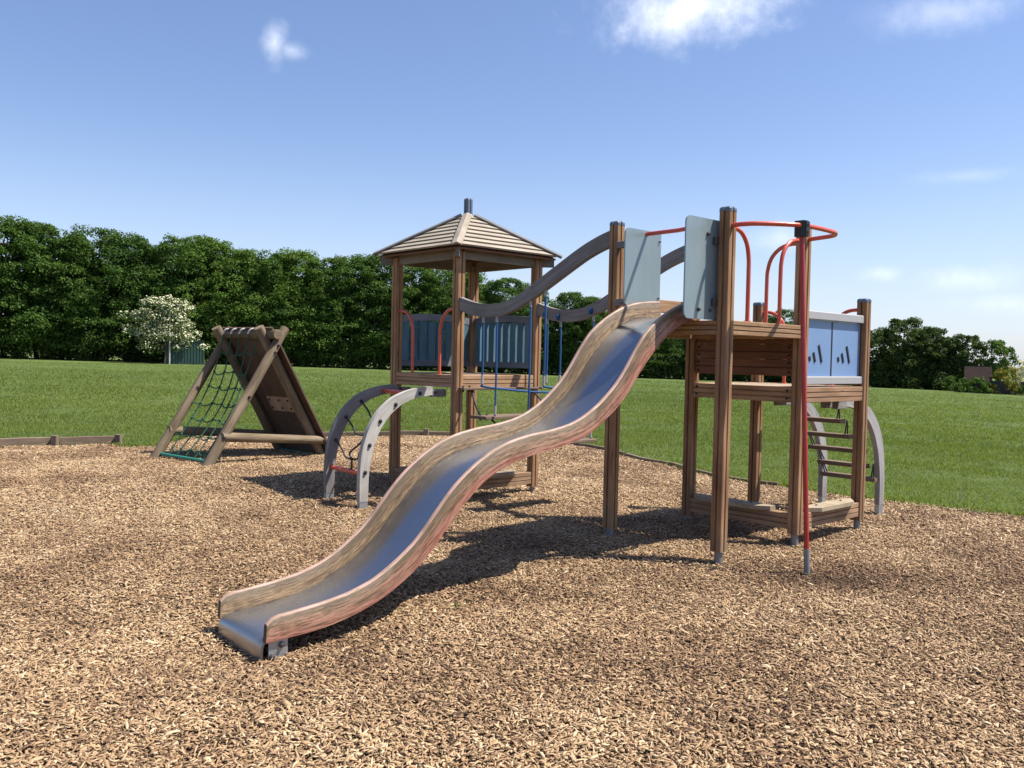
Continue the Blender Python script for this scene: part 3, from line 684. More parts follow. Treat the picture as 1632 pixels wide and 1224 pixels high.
# ---------------- roof
rc = Vector((-k-s/2, s/2, 0)); E = .69; ZE = 2.585; ZA = 3.035
roof = MB()
for q in range(4):
    roof.v  # four rim boards under the eaves, standing between the post heads
cs = [Vector((-k-s, 0, 0)), Vector((-k, 0, 0)), Vector((-k, s, 0)), Vector((-k-s, s, 0))]
for q in range(4):
    p, n2_ = cs[q], cs[(q+1) % 4]; d = (n2_-p).normalized(); x = Vector((d.y, -d.x, 0))
    roof.prism([(-.018, 2.47), (.018, 2.47), (.018, 2.583), (-.018, 2.583)], p+d*.05, x, (0, 0, 1), d, (n2_-p).length-.10)
roofo = roof.build('roof', M_RIM, frame)
cn = [rc+Vector((-E, -E, 0)), rc+Vector((E, -E, 0)), rc+Vector((E, E, 0)), rc+Vector((-E, E, 0))]
ap = rc+Vector((0, 0, ZA))
for q in range(4):
    A, Bc = cn[q]+Vector((0, 0, ZE)), cn[(q+1) % 4]+Vector((0, 0, ZE)); nb = 8; m = MB()
    nrm = (Bc-A).cross(ap-A).normalized()
    for j in range(nb):
        t0 = j/nb*.97; t1 = (j+1)/nb*.97-.018; lift0, lift1 = nrm*.016, nrm*.004
        p0, p1 = A.lerp(ap, t0)+lift0, Bc.lerp(ap, t0)+lift0; p3, p2 = A.lerp(ap, t1)+lift1, Bc.lerp(ap, t1)+lift1
        th = -nrm*.018; b = len(m.v); m.v += [p0, p1, p2, p3, p0+th, p1+th, p2+th, p3+th]
        W_ = (p1-p0).length; H_ = (p3-p0).length; i_ = (W_-(p2-p3).length)/2
        m.face((b, b+1, b+2, b+3), [(0, j), (W_, j), (W_-i_, j+H_), (i_, j+H_)])
        for f, L_ in (((0, 4, 5, 1), W_), ((1, 5, 6, 2), H_), ((2, 6, 7, 3), W_), ((3, 7, 4, 0), H_)): m.face(tuple(b+x_ for x_ in f), [(0, 0), (0, .02), (L_, .02), (L_, 0)])
        m.face((b+7, b+6, b+5, b+4), [(0, j), (W_, j), (W_, j+H_), (0, j+H_)])
    # dark sheet below the laps
    lo = -nrm*.030; b = len(m.v); m.v += [A+lo, Bc+lo, ap+lo, A+lo*1.5, Bc+lo*1.5, ap+lo*1.5]
    for f in ((0, 1, 2), (5, 4, 3), (0, 3, 4, 1), (1, 4, 5, 2), (2, 5, 3, 0)): m.face(tuple(b+x_ for x_ in f), [(0, 0)]*len(f), 1)
    m.build('roof_slope', [M_SHINGLE, M_PLANK], roofo)
for q in range(4):
    A = cn[q]+Vector((0, 0, ZE+.004)); d = (ap-A).normalized(); x = Vector((0, 0, 1)).cross(d).normalized(); y = d.cross(x)
    if y.z < 0: y = -y
    L = (ap-A).length; m = MB()
    m.prism([(-.050, -.004), (0, .016), (.050, -.004), (.050, .012), (0, .034), (-.050, .012)], A-d*.05+y*.004, x, y, d, L-.02)
    m.build('hip_board', M_SHINGLE if q == 1 else M_GREYWOOD, roofo)
    mm = MB(); A2 = cn[q]; dd = (rc-A2).normalized(); xx_ = Vector((dd.y, -dd.x, 0))
    mm.prism([(-.02, 0), (.02, 0), (.02, .085), (-.02, .085)], A2+dd*.03+Vector((0, 0, ZE-.115)), xx_, (0, 0, 1), dd, .13); mm.build('eave_bracket', M_RIM, roofo)
fin = MB(); fin.prism(post_poly(.038, .016, .004, .007), (rc.x, rc.y, 0), (1, 0, 0), (0, 1, 0), (0, 0, 1), .235, z0=2.95)
pp = post_poly(.038, .016, .004, .007); fin.loft([[(rc.x+x*sc, rc.y+y*sc, zz) for x, y in pp] for zz, sc in ((3.185, 1), (3.197, .9), (3.203, .7))], smooth=False)
fin.build('finial', M_CAP, roofo)

# ---------------- bridge: two bent rails, ropes, hanging boards
bt = [(-2.035, 2.080, 1.950), (-1.915, 2.045, 1.910), (-1.78, 2.012, 1.883), (-1.65, 1.999, 1.872), (-1.52, 1.996, 1.874), (-1.40, 2.003, 1.884), (-1.28, 2.028, 1.912), (-1.12, 2.090, 1.968), (-.96, 2.170, 2.037), (-.80, 2.250, 2.113), (-.65, 2.323, 2.187), (-.49, 2.402, 2.265), (-.33, 2.474, 2.342), (-.17, 2.530, 2.400), (-.045, 2.562, 2.432)]
bridge = empty('rope_bridge'); bridge.parent = frame
for b0 in (-.028, s-.028):
    secs = []
    tp = resample([(p[0], p[1]) for p in bt], 50); bo = resample([(p[0], p[2]) for p in bt], 50); tp = smooth1(tp, 3); bo = smooth1(bo, 3)
    for a_, b_ in zip(tp, bo): secs.append([(b_[0], b0, b_[1]), (b_[0], b0+.056, b_[1]), (a_[0], b0+.056, a_[1]), (a_[0], b0, a_[1])])
    m = MB(); m.loft(secs, vlist=[(0, .05), (.05, .18), (.18, .23), (.23, .36)]); m.build('bridge_rail', M_GREYWOOD, bridge)
def zr(a, low=True): return float(np.interp(a, [p[0] for p in bt], [p[2] if low else p[1] for p in bt]))
boards = [(-1.99, 1.165, -.02, 1.08, .10), (-1.62, .905, -.10, 1.0, .24), (-1.27, .665, .05, 1.10, .20)]
def rope_seg(pts, r, m_, name, par): return MB().tube(smooth(pts, 4), r, 8).build(name, m_, par)
for (a, z, b_) in ((-1.69, 1.215, 0), (-1.49, .925, 0), (-1.025, .905, 0), (-.83, 1.23, 0), (-1.70, 1.215, s), (-1.90, 1.21, s), (-1.235, .68, s)):
    zt = zr(a)-.005
    rope_seg([(a, b_, zt), (a+.006, b_, (zt+z)/2), (a, b_, z+.0)], .0095, M_BLUEROPE, 'rope', bridge)
    MB().tube([(a, b_, z+.10), (a, b_, z+.01)], .013, 8).build('ferrule', M_ALU, bridge)
    MB().tube([(a, b_, zt+.01), (a, b_, zt-.05)], .013, 8).build('ferrule', M_ALU, bridge)
    if b_ > 0: MB().ball((a, b_-.045, zr(a)+.045), .022, sz=1.6).build('rope_end', M_BLUEROPE, bridge)
rope_seg([(-1.71, 0, 1.205), (-1.62, .06, 1.190), (-1.45, .35, 1.160), (-1.30, .62, 1.150), (-1.1, .82, 1.160), (-1.0, .9, 1.175)], .0105, M_BLUEROPE, 'rope', bridge)
rope_seg([(-.83, 0, 1.235), (-.75, .25, 1.20), (-.6, .5, 1.2)], .0105, M_BLUEROPE, 'rope', bridge)
for q, (a, z, b0, b1, w_) in enumerate(boards):
    MB().box((a, (b0+b1)/2, z), (w_, b1-b0, .030 if q else .022), axis=1, bev=.004).build('bridge_board', M_STEP, bridge)
    for b_ in (b0+.06, b0+.14, b1-.14, b1-.06): MB().tube([(a-.04, b_, z-.035), (a-.04, b_, z+.028)], .010, 8).build('bolt', M_BLACK, bridge)
for pts in ([(-1.99, .12, 1.15), (-1.85, .05, 1.02), (-1.66, -.04, .92)], [(-1.99, .95, 1.15), (-1.85, .95, 1.05), (-1.66, .95, .92)], [(-1.6, .04, .89), (-1.45, .08, .78), (-1.3, .12, .68)], [(-1.6, .94, .89), (-1.45, .96, .78), (-1.3, 1.0, .68)]):
    rope_seg(pts, .010, M_BLACK, 'chain', bridge)

# ---------------- arched ladders
AO = [(-1.055, .10), (-1.058, .30), (-1.052, .45), (-1.033, .604), (-.968, .790), (-.862, .950), (-.711, 1.075), (-.529, 1.145), (-.38, 1.172), (-.225, 1.182)]
AI = [(-.962, .10), (-.960, .30), (-.950, .43), (-.915, .606), (-.838, .775), (-.725, .920), (-.582, 1.020), (-.450, 1.066), (-.33, 1.088), (-.223, 1.098)]
def arch_beam(a, w_, sgn, base, mt, foot, extra):
    """arch lying in the plane a=const; sgn -1 runs out from b=base towards lower b"""
    m = MB(); no = smooth1(resample(AO, 36), 2); ni = smooth1(resample(AI, 36), 2)
    secs = [[(a-w_/2, base+(-sgn)*i_[0]*-1 if False else base-sgn*i_[0], i_[1]), (a+w_/2, base-sgn*i_[0], i_[1]), (a+w_/2, base-sgn*o_[0], o_[1]), (a-w_/2, base-sgn*o_[0], o_[1])] for o_, i_ in zip(no, ni)]
    m.loft(secs, vlist=[(0, .06), (.06, .17), (.17, .23), (.23, .34)])
    return m, secs
def arch_ladder(a0, a1, sgn, base, near_mat, far_mat, bolts=True):
    root_ = empty('arched_ladder'); root_.parent = frame
    for a, mt in ((a0, far_mat), (a1, near_mat)):
        m, _ = arch_beam(a, .052, sgn, base, mt, None, None)
        ob = m.build('arch_beam', mt, root_)
        # steel foot shoe
        fm = MB(); fm.box((a, base+sgn*1.008, .02), (.046, .090, .23), bev=.003, axis=2); fm.build('foot_shoe', M_GALV, root_)
        em = MB(); em.box((a, base+sgn*.14, 1.115), (.055, .17, .075), bev=.003, axis=1); em.build('mounting_bar', M_GREYWOOD, root_)
        if bolts:
            for bb, zz in ((-1.0, .375), (-.955, .63), (-.84, .855), (-.665, 1.01), (-.38, 1.115), (-.19, 1.13)): bolt(root_, (a+.025, base+sgn*-bb, zz), (1, 0, 0), .020)
    return root_
LA0, LA1 = -k-s+.33, -k-.13
l1_ = arch_ladder(LA0, LA1, -1, 0., M_SUNWOOD, M_GREYWOOD)  # near arch coloured as sunlit, far arch as shaded, same timber
l1_['label'] = 'arched ladder with sagging ropes beside the roofed tower'
MB().tube([(LA0+.03, -.995, .36), (LA1-.03, -.995, .36)], .022, 12).build('rung', M_RED, l1_)
MB().tube([(LA0+.03, -.40, 1.115), (LA1-.03, -.40, 1.115)], .022, 12).build('rung', M_RED, l1_)
mid = (LA0+LA1)/2
for bb, zz in ((-.955, .63), (-.84, .855), (-.665, 1.01)):
    rope_seg([(LA0+.03, bb, zz), (LA0+.16, bb, zz-.09), (mid-.08, bb, zz-.155), (mid+.12, bb, zz-.15), (LA1-.15, bb, zz-.09), (LA1-.03, bb, zz)], .0095, M_DARKROPE, 'rope', l1_)
rope_seg([(mid+.1, -.665, .86), (mid+.12, -.78, .82), (mid+.1, -.84, .71)], .0095, M_DARKROPE, 'rope', l1_)
rope_seg([(mid+.1, -.84, .705), (mid+.10, -.92, .62), (mid-.02, -.95, .53), (mid+.02, -.96, .48)], .0095, M_DARKROPE, 'rope', l1_)
rope_seg([(mid+.02, -.955, .48), (mid+.08, -.99, .44), (mid+.08, -.995, .385), (mid+.0, -.995, .37)], .0095, M_DARKROPE, 'rope', l1_)
l2_ = arch_ladder(.22, .83, 1, 2*s-.06, M_ARCHLIT, M_ARCHLIT, False)
STEPS = [(3.02, .352, .26, .84), (2.97, .480, .25, .76), (2.87, .635, .195, .78), (2.70, .785, .17, .715), (2.48, .945, .22, .74)]
l2_['label'] = 'arched ladder with five hanging timber steps at the low deck'
for bb, zz, a0_, a1_ in STEPS:
    MB().box(((a0_+a1_)/2, bb, zz), (a1_-a0_, .10, .042), bev=.004, axis=0).build('step', M_STEP, l2_)
    q = min(.16, 1.07-zz)
    for aa in (a0_+.04, a1_-.05):
        for db in (-.025, .025): MB().tube(smooth([(aa, bb+db, zz+.015), (aa+(.02 if aa > .5 else -.02), bb+db*.6-.03, zz+q*.6), (aa+(.03 if aa > .5 else -.03), bb-.05, zz+q)], 4), .007, 6).build('rope', M_DARKROPE, l2_)
for aa in (.30, .75): MB().box((aa, 2*s+.06, 1.125), (.055, .26, .085), bev=.006, axis=1).build('hanger_block', M_GREYWOOD, l2_)

# ------------------------------------------------------------------ A-frame net climber
AF = empty('net_climber', (-3.666, 10.614, .10), math.atan2(.776, .631), label='timber A-frame climber with green rope net on one side and dark board on other', cat='climbing frame')
S_, t_, h_, Wd_ = 1.886, 1.101, 1.705, 1.216
def log(p, q, r=.062, name='log', m=M_LOG, par=AF, wob=.008):
    p, q = Vector(p), Vector(q); pts = []
    for j in range(13):
        f = j/12; c = p.lerp(q, f); c += Vector((mnoise.noise(c*1.7)*wob, mnoise.noise(c*1.9+Vector((5, 0, 0)))*wob, 0)); pts.append(c)
    mbx = MB().tube(pts, r*1.04, 14, r1=r*.94)
    # rounded-off end
    return mbx.build(name, m, par)
e2 = Vector((t_, 0, h_)); ex_ = e2.normalized()
log(Vector((0, 0, 0))-ex_*.12, Vector((t_, 0, h_)), name='leg'); log(Vector((0, Wd_, 0))-ex_*.12, Vector((t_, Wd_, h_)), name='leg')
b2 = Vector((S_-t_, 0, h_)); f2 = Vector((S_, 0, -.127)); dn = (f2-b2).normalized()
log(b2+Vector((0, .125, 0)), f2+Vector((0, .125, 0))+dn*.12, name='leg'); log(b2+Vector((0, Wd_-.125, 0)), f2+Vector((0, Wd_-.125, 0))+dn*.12, name='leg')
log((.925, -.09, 1.618), (.925, Wd_+.09, 1.618), .062, 'ridge_log')
log((.17, -.02, .335), (S_-.12, .04, .20), .058, 'brace_log'); log((.17, Wd_+.0, .335), (S_-.12, Wd_-.04, .20), .058, 'brace_log')
for (x, z) in ((.115, .08), (.185, .33), (.53, .82), (.905, 1.385), (.955, 1.475)): bolt(AF, (x, -.062, z), (0, -1, 0), .019)
bolt(AF, (S_-.14, -.02, .20), (0, -1, 0), .018)
# board on the far slope
nrm = Vector((dn.z, 0, -dn.x)); nrm = -nrm if nrm.x < 0 else nrm
bd = MB(); o_ = b2+dn*.05+nrm*.075; L = (f2-b2).length-.06
bd.prism([(-.02, 0), (Wd_+.02, 0), (Wd_+.02, .022), (-.02, .022)], o_, (0, 1, 0), nrm, dn, L)
board = bd.build('climbing_board', M_PLY, AF)
bb = MB(); po = b2+dn*1.13+nrm*.068; bb.prism([(.36, 0), (.86, 0), (.86, .008), (.36, .008)], po, (0, 1, 0), nrm, dn, .235)
for u_ in (.40, .60, .82):
    for v_ in (.05, .18): c = po+Vector((0, u_, 0))+dn*v_; bb.tube([c-nrm*.014, c], .014, 8, mi=1)
bb.build('patch_board', [M_PATCH, M_BLACK], board)
# net
nt = MB(); cols_ = 5; bars = []
def netp(u, v):
    """u across 0-1, v from ridge 0 to foot 1"""
    y = .22+u*(Wd_-.44)+.02*math.sin(v*5+u*3)
    x = .84*(1-v)+.07*v; z = 1.59*(1-v)+.06*v
    x += .16*math.sin(math.pi*v)*(.6+.4*math.sin(math.pi*u))
    return Vector((x, y, z-.02*math.sin(math.pi*v)))
for c in range(cols_):
    u = c/(cols_-1); nt.tube([netp(u, 0)+Vector((-.012, 0, .035))]+[netp(u, j/28) for j in range(29)], .0085, 6)
netv = MB()
rows = [.14, .30, .43, .57, .70, .84, .955]
for rv in rows:
    pts = []
    for j in range(21):
        u = j/20; ph = (u*(cols_-1)) % 1.; p = netp(u, rv+.012*math.sin(u*9+rv*20)); p = p+Vector((-.25, 0, -1)).normalized()*(.030*math.sin(math.pi*ph)); pts.append(p)
    if rv in (.57, .84): pts = [Vector((netp(0, rv).x-.02, .03, netp(0, rv).z))]+pts+[Vector((netp(1, rv).x-.02, Wd_-.03, netp(1, rv).z))]
    nt.tube(pts, .0085, 6)
    for c in range(cols_): nt.ball(netp(c/(cols_-1), rv), .019, n=6)
nt.build('rope_net', M_GREENROPE, AF)
for c in range(cols_):
    p = netp(c/(cols_-1), 0); MB().tube(smooth([p+Vector((-.012, 0, .03)), p+Vector((.0, -.03, .085)), p+Vector((.05, -.06, .105))], 4), .011, 8).build('rope_sleeve', M_WHITE, AF)
MB().tube([(.04, .03, .035), (.04, Wd_-.03, .035)], .021, 10).build('foot_bar', M_TEALBAR, AF)
MB().tube([(S_-.06, .10, -.02), (S_-.06, Wd_-.10, -.02)], .021, 10).build('foot_bar', M_TEALBAR, AF)

weed('weed', -.30, 5.09, 22, .035, .06, 'tiny green weed in the wood chips right of the slide foot', M_BLADE)
weed('grass_stalk', 4.95, 9.62, 5, .30, .08, 'tall pale grass stalk at the right edge of the play area', M_STALK)
# ------------------------------------------------------------------ timber edging of the bed
def edging(p, q, h0, h1, label, post_at=(), t=.05, hgt=.14):
    p = Vector((*p, 0)); q = Vector((*q, 0)); d = (q-p).normalized(); x = Vector((d.y, -d.x, 0)); L = (q-p).length
    root_ = empty('timber_edging', p, 0, label=label, cat='edging', group='timber boards edging the play area')
    m = MB(); N = max(2, int(L/.4)); secs = []
    for j in range(N+1):
        c = d*(L*j/N); wc = p+c; z = float(gh(wc.x, wc.y)); tp = z+h1+.006*math.sin(j*1.7+p.x); bo = z-.08
        secs.append([tuple(c+x*a_+Vector((0, 0, zz))) for a_, zz in ((-t/2, bo), (t/2, bo), (t/2, tp-.006), (t/2-.006, tp), (-t/2+.006, tp), (-t/2, tp-.006))])
    m.loft(secs, smooth=False); m.build('board', M_SLEEPER, root_)
    for f, hp_ in post_at:
        c = d*(L*f)+x*(-.085 if x.y > 0 else .085); wc = p+c; z = float(gh(wc.x, wc.y))
        MB().box(c+Vector((0, 0, z+hp_/2-.05)), (.09, .09, hp_+.1), axis=2, bev=.01).build('stake', M_SLEEPER, root_)
edging((-9.3, 11.45), (-6.72, 13.0), 0, .13, 'long weathered edging board at the left edge of the photo', [(.985, .16)])
edging((-6.70, 13.02), (-5.98, 13.42), 0, .13, 'short weathered edging board ending left of the A-frame climber', [(.96, .16)])
edging((-4.9, 14.9), (-2.95, 15.6), 0, .09, 'edging board right behind the A-frame climber', [(.72, .13), (.9, .12)])
edging((-2.93, 15.61), (-1.0, 15.95), 0, .09, 'edging board behind the left arched ladder with a dark stake', [(.72, .14)])
edging((-.98, 15.96), (.86, 15.30), 0, .07, 'edging board behind the roofed tower')
edging((.92, 15.26), (1.75, 13.45), 0, .06, 'thin dark edging board behind the rope bridge and slide')
edging((1.77, 13.40), (2.42, 11.66), 0, .055, 'thin dark edging board behind the tall front posts')
edging((2.44, 11.64), (3.2, 10.43), 0, .05, 'half buried edging board behind the low deck')

# ------------------------------------------------------------------ trees
def crown(seed, H, Rad, base=.10, nclump=90, nleaf=170, leaf=.34, top=1.0, dome=.55, flat=.70, cmin=.075, cmax=.165):
    g = np.random.default_rng(seed); C = []
    for _ in range(nclump):
        t = g.uniform(0, 1)**.85; z = (base+(1-base)*t)*H
        rr = Rad*(max(0., 1-abs((t-.40)/(.64))**2.6))**.5*(.8+.35*g.random())
        a = g.uniform(0, 6.283); f = g.uniform(.30, 1)**.4*(.86+.26*math.sin(3*a+seed)*math.sin(z*1.1+seed))
        C.append((rr*f*math.cos(a), rr*f*math.sin(a), z*.93, g.uniform(cmin, cmax)*H*(1-.3*t)))
    C = np.array(C); ci = np.repeat(np.arange(nclump), nleaf); n = len(ci)
    d = g.normal(size=(n, 3)); d /= np.linalg.norm(d, axis=1)[:, None]; d[:, 2] = np.where((d[:, 2] < 0) & (g.random(n) < .72), -d[:, 2], d[:, 2])
    rad = C[ci, 3]*g.uniform(.75, 1.08, n); ax = g.uniform(.7, 1.4, (nclump, 2))
    pos = C[ci, :3]+d*rad[:, None]*np.c_[ax[ci, 0], ax[ci, 1], np.full(n, flat)]
    pos += g.normal(0, .08, (n, 3)); pos[:, 2] = np.maximum(pos[:, 2], .05)
    nr = d*.75+g.normal(size=(n, 3))*.55+np.array([0, 0, .35]); nr /= np.linalg.norm(nr, axis=1)[:, None]
    tx = np.cross(nr, g.normal(size=(n, 3))); tx /= np.linalg.norm(tx, axis=1)[:, None]; ty = np.cross(nr, tx)
    sz = leaf*g.uniform(.55, 1.25, n)[:, None]
    V = np.stack([pos-tx*sz*.5, pos-ty*sz*.33+nr*sz*.06, pos+tx*sz*.5, pos+ty*sz*.33+nr*sz*.06], 1).reshape(-1, 3)
    F = np.arange(n*4).reshape(-1, 4); tint = np.clip(g.normal(.5, .28, n), 0, 1)
    return V, F, tint, C
def tree_parts(root_, V, F, tint, C, H, lm, seed, tr=.018):
    cr = npmesh('crown', V, F, lm, tint, parent=root_)
    g = np.random.default_rng(seed); m = MB()
    m.tube(smooth([(0, 0, -.4), (.1*g.normal(), .1*g.normal(), H*.2), (.2*g.normal(), .2*g.normal(), H*.5), (.2*g.normal(), .2*g.normal(), H*.82)], 4), H*tr, 8, r1=H*.004)
    for j in g.choice(len(C), 9, replace=False):
        c = C[j]; z0 = c[2]*.55; m.tube(smooth([(0, 0, z0), (c[0]*.5, c[1]*.5, (z0+c[2])*.52), (c[0], c[1], c[2])], 3), H*.007, 5, r1=H*.002)
    m.build('trunk', M_BARK, root_)
protos = []
for sd_ in range(6):
    V, F, ti, C = crown(100+sd_, 13., 3.5+.35*(sd_ % 3), base=.07, nclump=215, nleaf=155, leaf=.22, cmin=.042, cmax=.098)
    r_ = empty('broadleaf_tree'); tree_parts(r_, V, F, ti, C, 13., M_LEAF, sd_); protos.append(r_)
protos2 = []
for sd_ in range(3):
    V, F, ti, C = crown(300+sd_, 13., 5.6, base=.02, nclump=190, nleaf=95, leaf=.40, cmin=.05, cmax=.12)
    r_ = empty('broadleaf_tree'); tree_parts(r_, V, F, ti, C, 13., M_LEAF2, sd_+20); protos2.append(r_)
used = set()
def place(pr, x, y, H, rz, name, wide=1., **kw):
    if pr.name in used or pr in used: 
        o = pr.copy(); COL.objects.link(o)
        for ch in pr.children:
            c = ch.copy(); COL.objects.link(c); c.parent = o
        for kk in list(o.keys()):
            if kk in ('label', 'category', 'group'): del o[kk]
    else: o = pr; used.add(pr)
    o.name = name; o.location = (x, y, float(gh(x, y))-.05); o.rotation_euler = (0, 0, rz); o.scale = (H/13*wide, H/13*wide, H/13)
    return props(o, **kw)
TREES = [(-58.7, 85.9, 13.3), (-55.6, 87.9, 13.8), (-52.2, 90.0, 14.6), (-49.5, 91.4, 14.5), (-46.8, 92.9, 13.2), (-44.7, 93.9, 14.3), (-41.6, 95.3, 13.8), (-38.3, 96.7, 13.4), (-36.0, 97.6, 14.3), (-33.5, 98.5, 14.2), (-30.2, 99.5, 13.2), (-28.0, 100.2, 13.0), (-25.0, 101.0, 13.4), (-21.5, 101.7, 12.9), (-18.7, 102.3, 13.3), (-15.5, 102.8, 13.7), (-11.5, 103.4, 12.8), (-8.3, 103.7, 12.3), (-5.3, 103.9, 11.9), (-1.2, 104.0, 11.5), (2.1, 104.0, 10.3), (6.6, 103.8, 10.1), (8.8, 103.6, 9.6), (12.4, 103.3, 8.4), (15.7, 102.8, 7.6), (18.9, 102.3, 6.5), (22.0, 101.6, 6.2), (25.1, 100.9, 6.0), (28.1, 100.1, 6.2), (31.1, 99.2, 8.4), (33.9, 98.3, 6.5), (37.0, 97.2, 6.3)]
TL = ['outermost tree at the far left end of the row along the field', 'second tree from the far left end of the row along the field', 'tall green tree at the left edge of the photo',
      'tall tree just in from the left edge, its rounded top the highest of the row', 'lower green tree in the dip right of the tallest crown', 'tree with a dark pointed top, left of the blossom tree',
      'broad green tree standing behind the left side of the blossom tree', 'leafy tree with its crown right above the white blossom tree', 'green tree above the right side of the blossom tree',
      'rounded tree above the green shed in the far row', 'tree in the far row directly above the top of the A-frame climber', 'tree in the far row above the right corner of the A-frame climber',
      'tree in the far row just right of the A-frame climber top', 'bright green tree midway between A-frame climber and roofed tower', 'green tree in the far row slightly left of the tower eave',
      'green tree in the far row touching the left eave of the tower roof', 'tree in the far row seen through the left bay of the roofed tower', 'tree in the far row seen behind the front post of the roofed tower',
      'tree in the far row seen just right of the front tower post', 'round topped tree seen under the right side of the tower roof', 'tree in the gap behind the right post of the roofed tower',
      'tree in the far row behind the blue bridge ropes', 'round tree in the far row left of the slide top post', 'tree in the far row behind the upper bend of the slide',
      'low tree in the far row behind the top of the slide', 'low tree seen under the slide top beside the plank wall', 'low tree behind the tall post of the slide deck', 'low tree behind the dark plank wall',
      'low tree hidden behind the plank wall near the fire pole', 'pointed tree just showing left of the fire pole', 'low tree behind the blue panel, left half', 'low tree behind the blue panel, right half']
for q, (x, y, H) in enumerate(TREES):
    pr = protos[q % 6]
    place(pr, x, y, H*1.03, rng.uniform(0, 6.28), 'broadleaf_tree', 1.0 if H > 9 else 1.35, label=TL[q], cat='tree', group='trees in the far row along the field')
RT = [(40.0, 96.0, 6.0, 'dark green tree beside the rightmost timber post'), (42.3, 95.0, 7.1, 'tallest dark tree of the clump at the right of the field'), (44.4, 94.0, 6.2, 'middle dark tree of the clump at the right of the field'), (46.1, 93.2, 5.4, 'rounded dark tree near the right end of the clump'), (47.6, 92.5, 5.6, 'rightmost dark tree of the clump beside the brown roof')]
for q, (x, y, H, lb) in enumerate(RT): place(protos2[q % 3], x, y, H*1.12, rng.uniform(0, 6.28), 'broadleaf_tree', .85, label=lb, cat='tree', group='dark clump of trees at the right')
# second rank behind
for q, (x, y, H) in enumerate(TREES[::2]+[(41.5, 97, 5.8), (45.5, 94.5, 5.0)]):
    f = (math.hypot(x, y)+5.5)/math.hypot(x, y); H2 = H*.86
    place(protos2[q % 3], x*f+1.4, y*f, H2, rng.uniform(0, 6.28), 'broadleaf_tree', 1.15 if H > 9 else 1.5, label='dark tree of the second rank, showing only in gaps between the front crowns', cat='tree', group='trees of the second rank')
V, F, ti, C = crown(501, 6.4, 3.0, base=.0, nclump=60, nleaf=110, leaf=.3)
lt = empty('broadleaf_tree', (49.6, 89.9, float(gh(49.6, 89.9))), label='pale green tree behind the brown roof at the far right', cat='tree'); tree_parts(lt, V, F, ti, C, 6.0, M_LEAF, 77); lt.scale = (.66, .66, .86)
V, F, ti, C = crown(502, 3.6, 2.2, base=.0, nclump=40, nleaf=90, leaf=.2)
lt = empty('blossom_tree', (51.6, 87.6, float(gh(51.6, 87.6))), label='small pink white blossom tree at the right edge of the photo', cat='tree'); tree_parts(lt, V, F, ti, C, 3.6, M_BLOSSOM, 78)
V, F, ti, C = crown(503, 2.6, 1.5, base=.0, nclump=30, nleaf=90, leaf=.17)
lt = empty('shrub', (47.9, 85.2, float(gh(47.9, 85.2))), label='yellow green shrub in front of the grey fence', cat='shrub'); tree_parts(lt, V, F, ti, C, 2.6, M_YLEAF, 79)
for q, (x, y, H, lb) in enumerate(((42.8, 84.9, 1.5, 'low green hedge bush under the dark clump'), (44.4, 83.9, 1.45, 'green bush left of the grey fence'), (50.2, 84.6, 1.0, 'low dark bush at the foot of the grey fence'))):
    V, F, ti, C = crown(510+q, H, 1.15*(1.4 if q == 2 else 1), base=.0, nclump=26, nleaf=90, leaf=.16)
    lt = empty('shrub', (x, y, float(gh(x, y))), label=lb, cat='shrub', group='bushes at the right'); tree_parts(lt, V, F, ti, C, H, M_LEAF, 80+q)
# hawthorn in blossom
bt_ = empty('blossom_tree', (-35.4, 89.2, float(gh(-35.4, 89.2))), label='round tree covered in white blossom in front of the green row', cat='tree')
V, F, ti, C = crown(600, 7.0, 3.6, base=.20, nclump=120, nleaf=75, leaf=.22, cmin=.06, cmax=.13); tree_parts(bt_, V, F, ti, C, 6.2, M_LEAF, 90, .02)
g_ = np.random.default_rng(5); sel = g_.random(len(F)) < .62; V2 = V.reshape(-1, 4, 3)[sel]; cc = V2.mean(1, keepdims=True); V2 = (V2-cc)*1.0+cc+np.array([.04, -.04, .09]); sc2 = np.linalg.norm(cc[:, :, :2], axis=2, keepdims=True)
npmesh('blossom', V2.reshape(-1, 3), np.arange(len(V2)*4).reshape(-1, 4), M_BLOSSOM, ti[sel], parent=bt_)
# undergrowth along the foot of the row
V = []; F = []; Tt = []; off = 0
path = [(-60, 83.5), (-52, 87.5), (-44, 92.3), (-38, 95.2), (-33, 97.2), (-24, 99.5), (-14, 101.3), (0, 102.4), (14, 101.4), (27, 98.7), (37, 95.2), (42, 92.7), (46.5, 90.6)]
P_ = resample(path, 230)
for q, (x, y) in enumerate(P_):
    hgt = (1.6+1.3*abs(math.sin(q*.9))+.8*random.random())*(1 if x < 15 else .8); n = 260
    d = rng.normal(size=(n, 3)); d /= np.linalg.norm(d, axis=1)[:, None]; pos = np.array([x+rng.normal(0, .5), y+1.2+rng.normal(0, .8), float(gh(x, y))+hgt*.45])+d*np.array([1.0, .9, hgt*.55])*rng.uniform(.7, 1.05, (n, 1))
    nr = d+rng.normal(size=(n, 3))*.6; nr /= np.linalg.norm(nr, axis=1)[:, None]; tx = np.cross(nr, rng.normal(size=(n, 3))); tx /= np.linalg.norm(tx, axis=1)[:, None]; ty = np.cross(nr, tx); sz = .30*rng.uniform(.6, 1.2, (n, 1))
    V.append(np.stack([pos-tx*sz*.5, pos-ty*sz*.33, pos+tx*sz*.5, pos+ty*sz*.33], 1).reshape(-1, 3)); F.append(np.arange(n*4).reshape(-1, 4)+off); off += n*4; Tt.append(np.clip(rng.normal(.35, .25, n), 0, 1))
npmesh('undergrowth', np.vstack(V), np.vstack(F), M_LEAF2, np.concatenate(Tt), kind='stuff', label='dark undergrowth along the foot of the tree row')

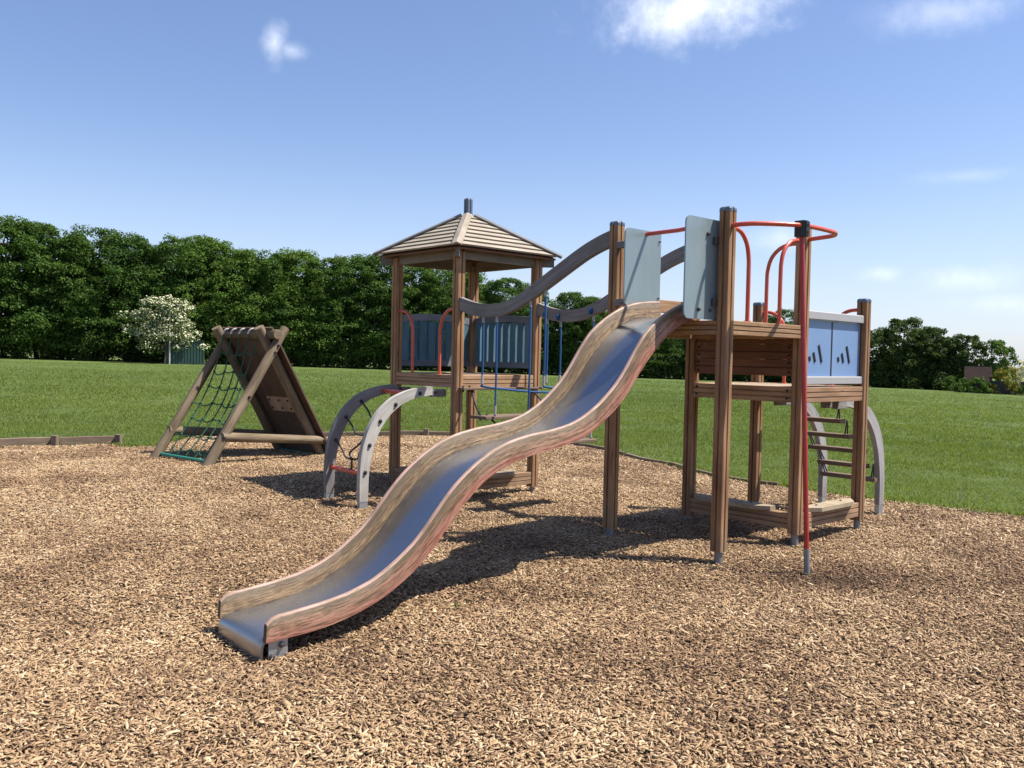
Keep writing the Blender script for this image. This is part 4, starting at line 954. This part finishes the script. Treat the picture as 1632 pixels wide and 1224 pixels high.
# ------------------------------------------------------------------ far buildings, fences, post
def corr(name, p, q, h, m_, label, cat, depth=.0, pitch=.28, amp=.04):
    p = Vector((*p, 0)); q = Vector((*q, 0)); d = (q-p).normalized(); x = Vector((d.y, -d.x, 0)); L = (q-p).length; z = float(gh(p.x, p.y))
    root_ = empty(name, (p.x, p.y, min(z, float(gh(q.x, q.y)))-.1), 0, label=label, cat=cat)
    m = MB(); N = int(L/pitch); prof_ = []
    for j in range(N):
        a = L*j/N; st = L/N; prof_ += [(a, 0), (a+st*.45, 0), (a+st*.5, amp), (a+st*.95, amp)]
    prof_.append((L, 0)); back = [(a_, b_-.03) for a_, b_ in prof_[::-1]] if depth == 0 else [(L, -depth), (0, -depth)]
    m.prism([(a_, b_) for a_, b_ in prof_+back][::-1], (0, 0, 0), d, x, (0, 0, 1), h); return m.build('corrugated_wall' if depth else 'panel', m_, root_), root_, d, x, L
o, rr_, d, x, L = corr('steel_shed', (-35.66, 90.2), (-32.1, 91.5), 2.55, M_SHED, 'small green corrugated steel shed beside the blossom tree', 'shed', depth=2.4)
m = MB(); m.prism([(-.06, -2.45), (L+.06, -2.45), (L+.06, .10), (-.06, .10)], (0, 0, 2.552), d, x, (0, 0, 1), .05); m.build('roof', M_SHED, rr_)
corr('metal_fence', (-42.2, 95.0), (-36.4, 96.9), 2.5, M_DKSHED, 'dark blue metal fence in the shade left of the blossom tree', 'fence', pitch=.35)
corr('panel_fence', (48.2, 88.6), (53.5, 86.2), 1.55, M_FENCE, 'grey panel fence at the far right edge of the field', 'fence', pitch=.5, amp=.03)
hb = empty('brown_house', (45.7, 86.1, float(gh(45.7, 86.1))), R(-27), label='low building with a plain brown tiled roof behind the bushes', cat='house')
m = MB(); m.box((0, 1.5, .55), (2.1, 3, 1.3), bev=.01); m.build('wall', M_BRICK, hb)
m = MB(); m.prism([(-.2, 1.2), (1.5, 2.60), (3.2, 1.2), (3.2, 1.1), (-.2, 1.1)], (-1.25, 0, 0), (0, 1, 0), (0, 0, 1), (1, 0, 0), 2.4); m.build('roof', M_BRICK, hb)
pl = empty('tall_post', (-34.2, 87.6, float(gh(-34.2, 87.6))), label='slim pale post with a dark flat head in front of the blossom tree', cat='post')
MB().tube([(0, 0, -.1), (0, 0, 2.6), (0, 0, 5.6)], .075, 10, r1=.05).build('pole', M_POLEWHITE, pl)
m = MB(); m.box((0, 0, 5.72), (1.3, .10, .34), bev=.02); m.tube([(-.45, -.05, 5.60), (-.45, -.45, 5.55), (.45, -.45, 5.55), (.45, -.05, 5.60)], .03, 6); m.build('head', M_DKSHED, pl)

# ------------------------------------------------------------------ render defaults
scene.render.engine = 'CYCLES'
scene.cycles.max_bounces = 6; scene.cycles.transparent_max_bounces = 4; scene.cycles.diffuse_bounces = 3; scene.cycles.glossy_bounces = 3
scene.cycles.use_denoising = True
scene.render.resolution_x = 1024; scene.render.resolution_y = 768
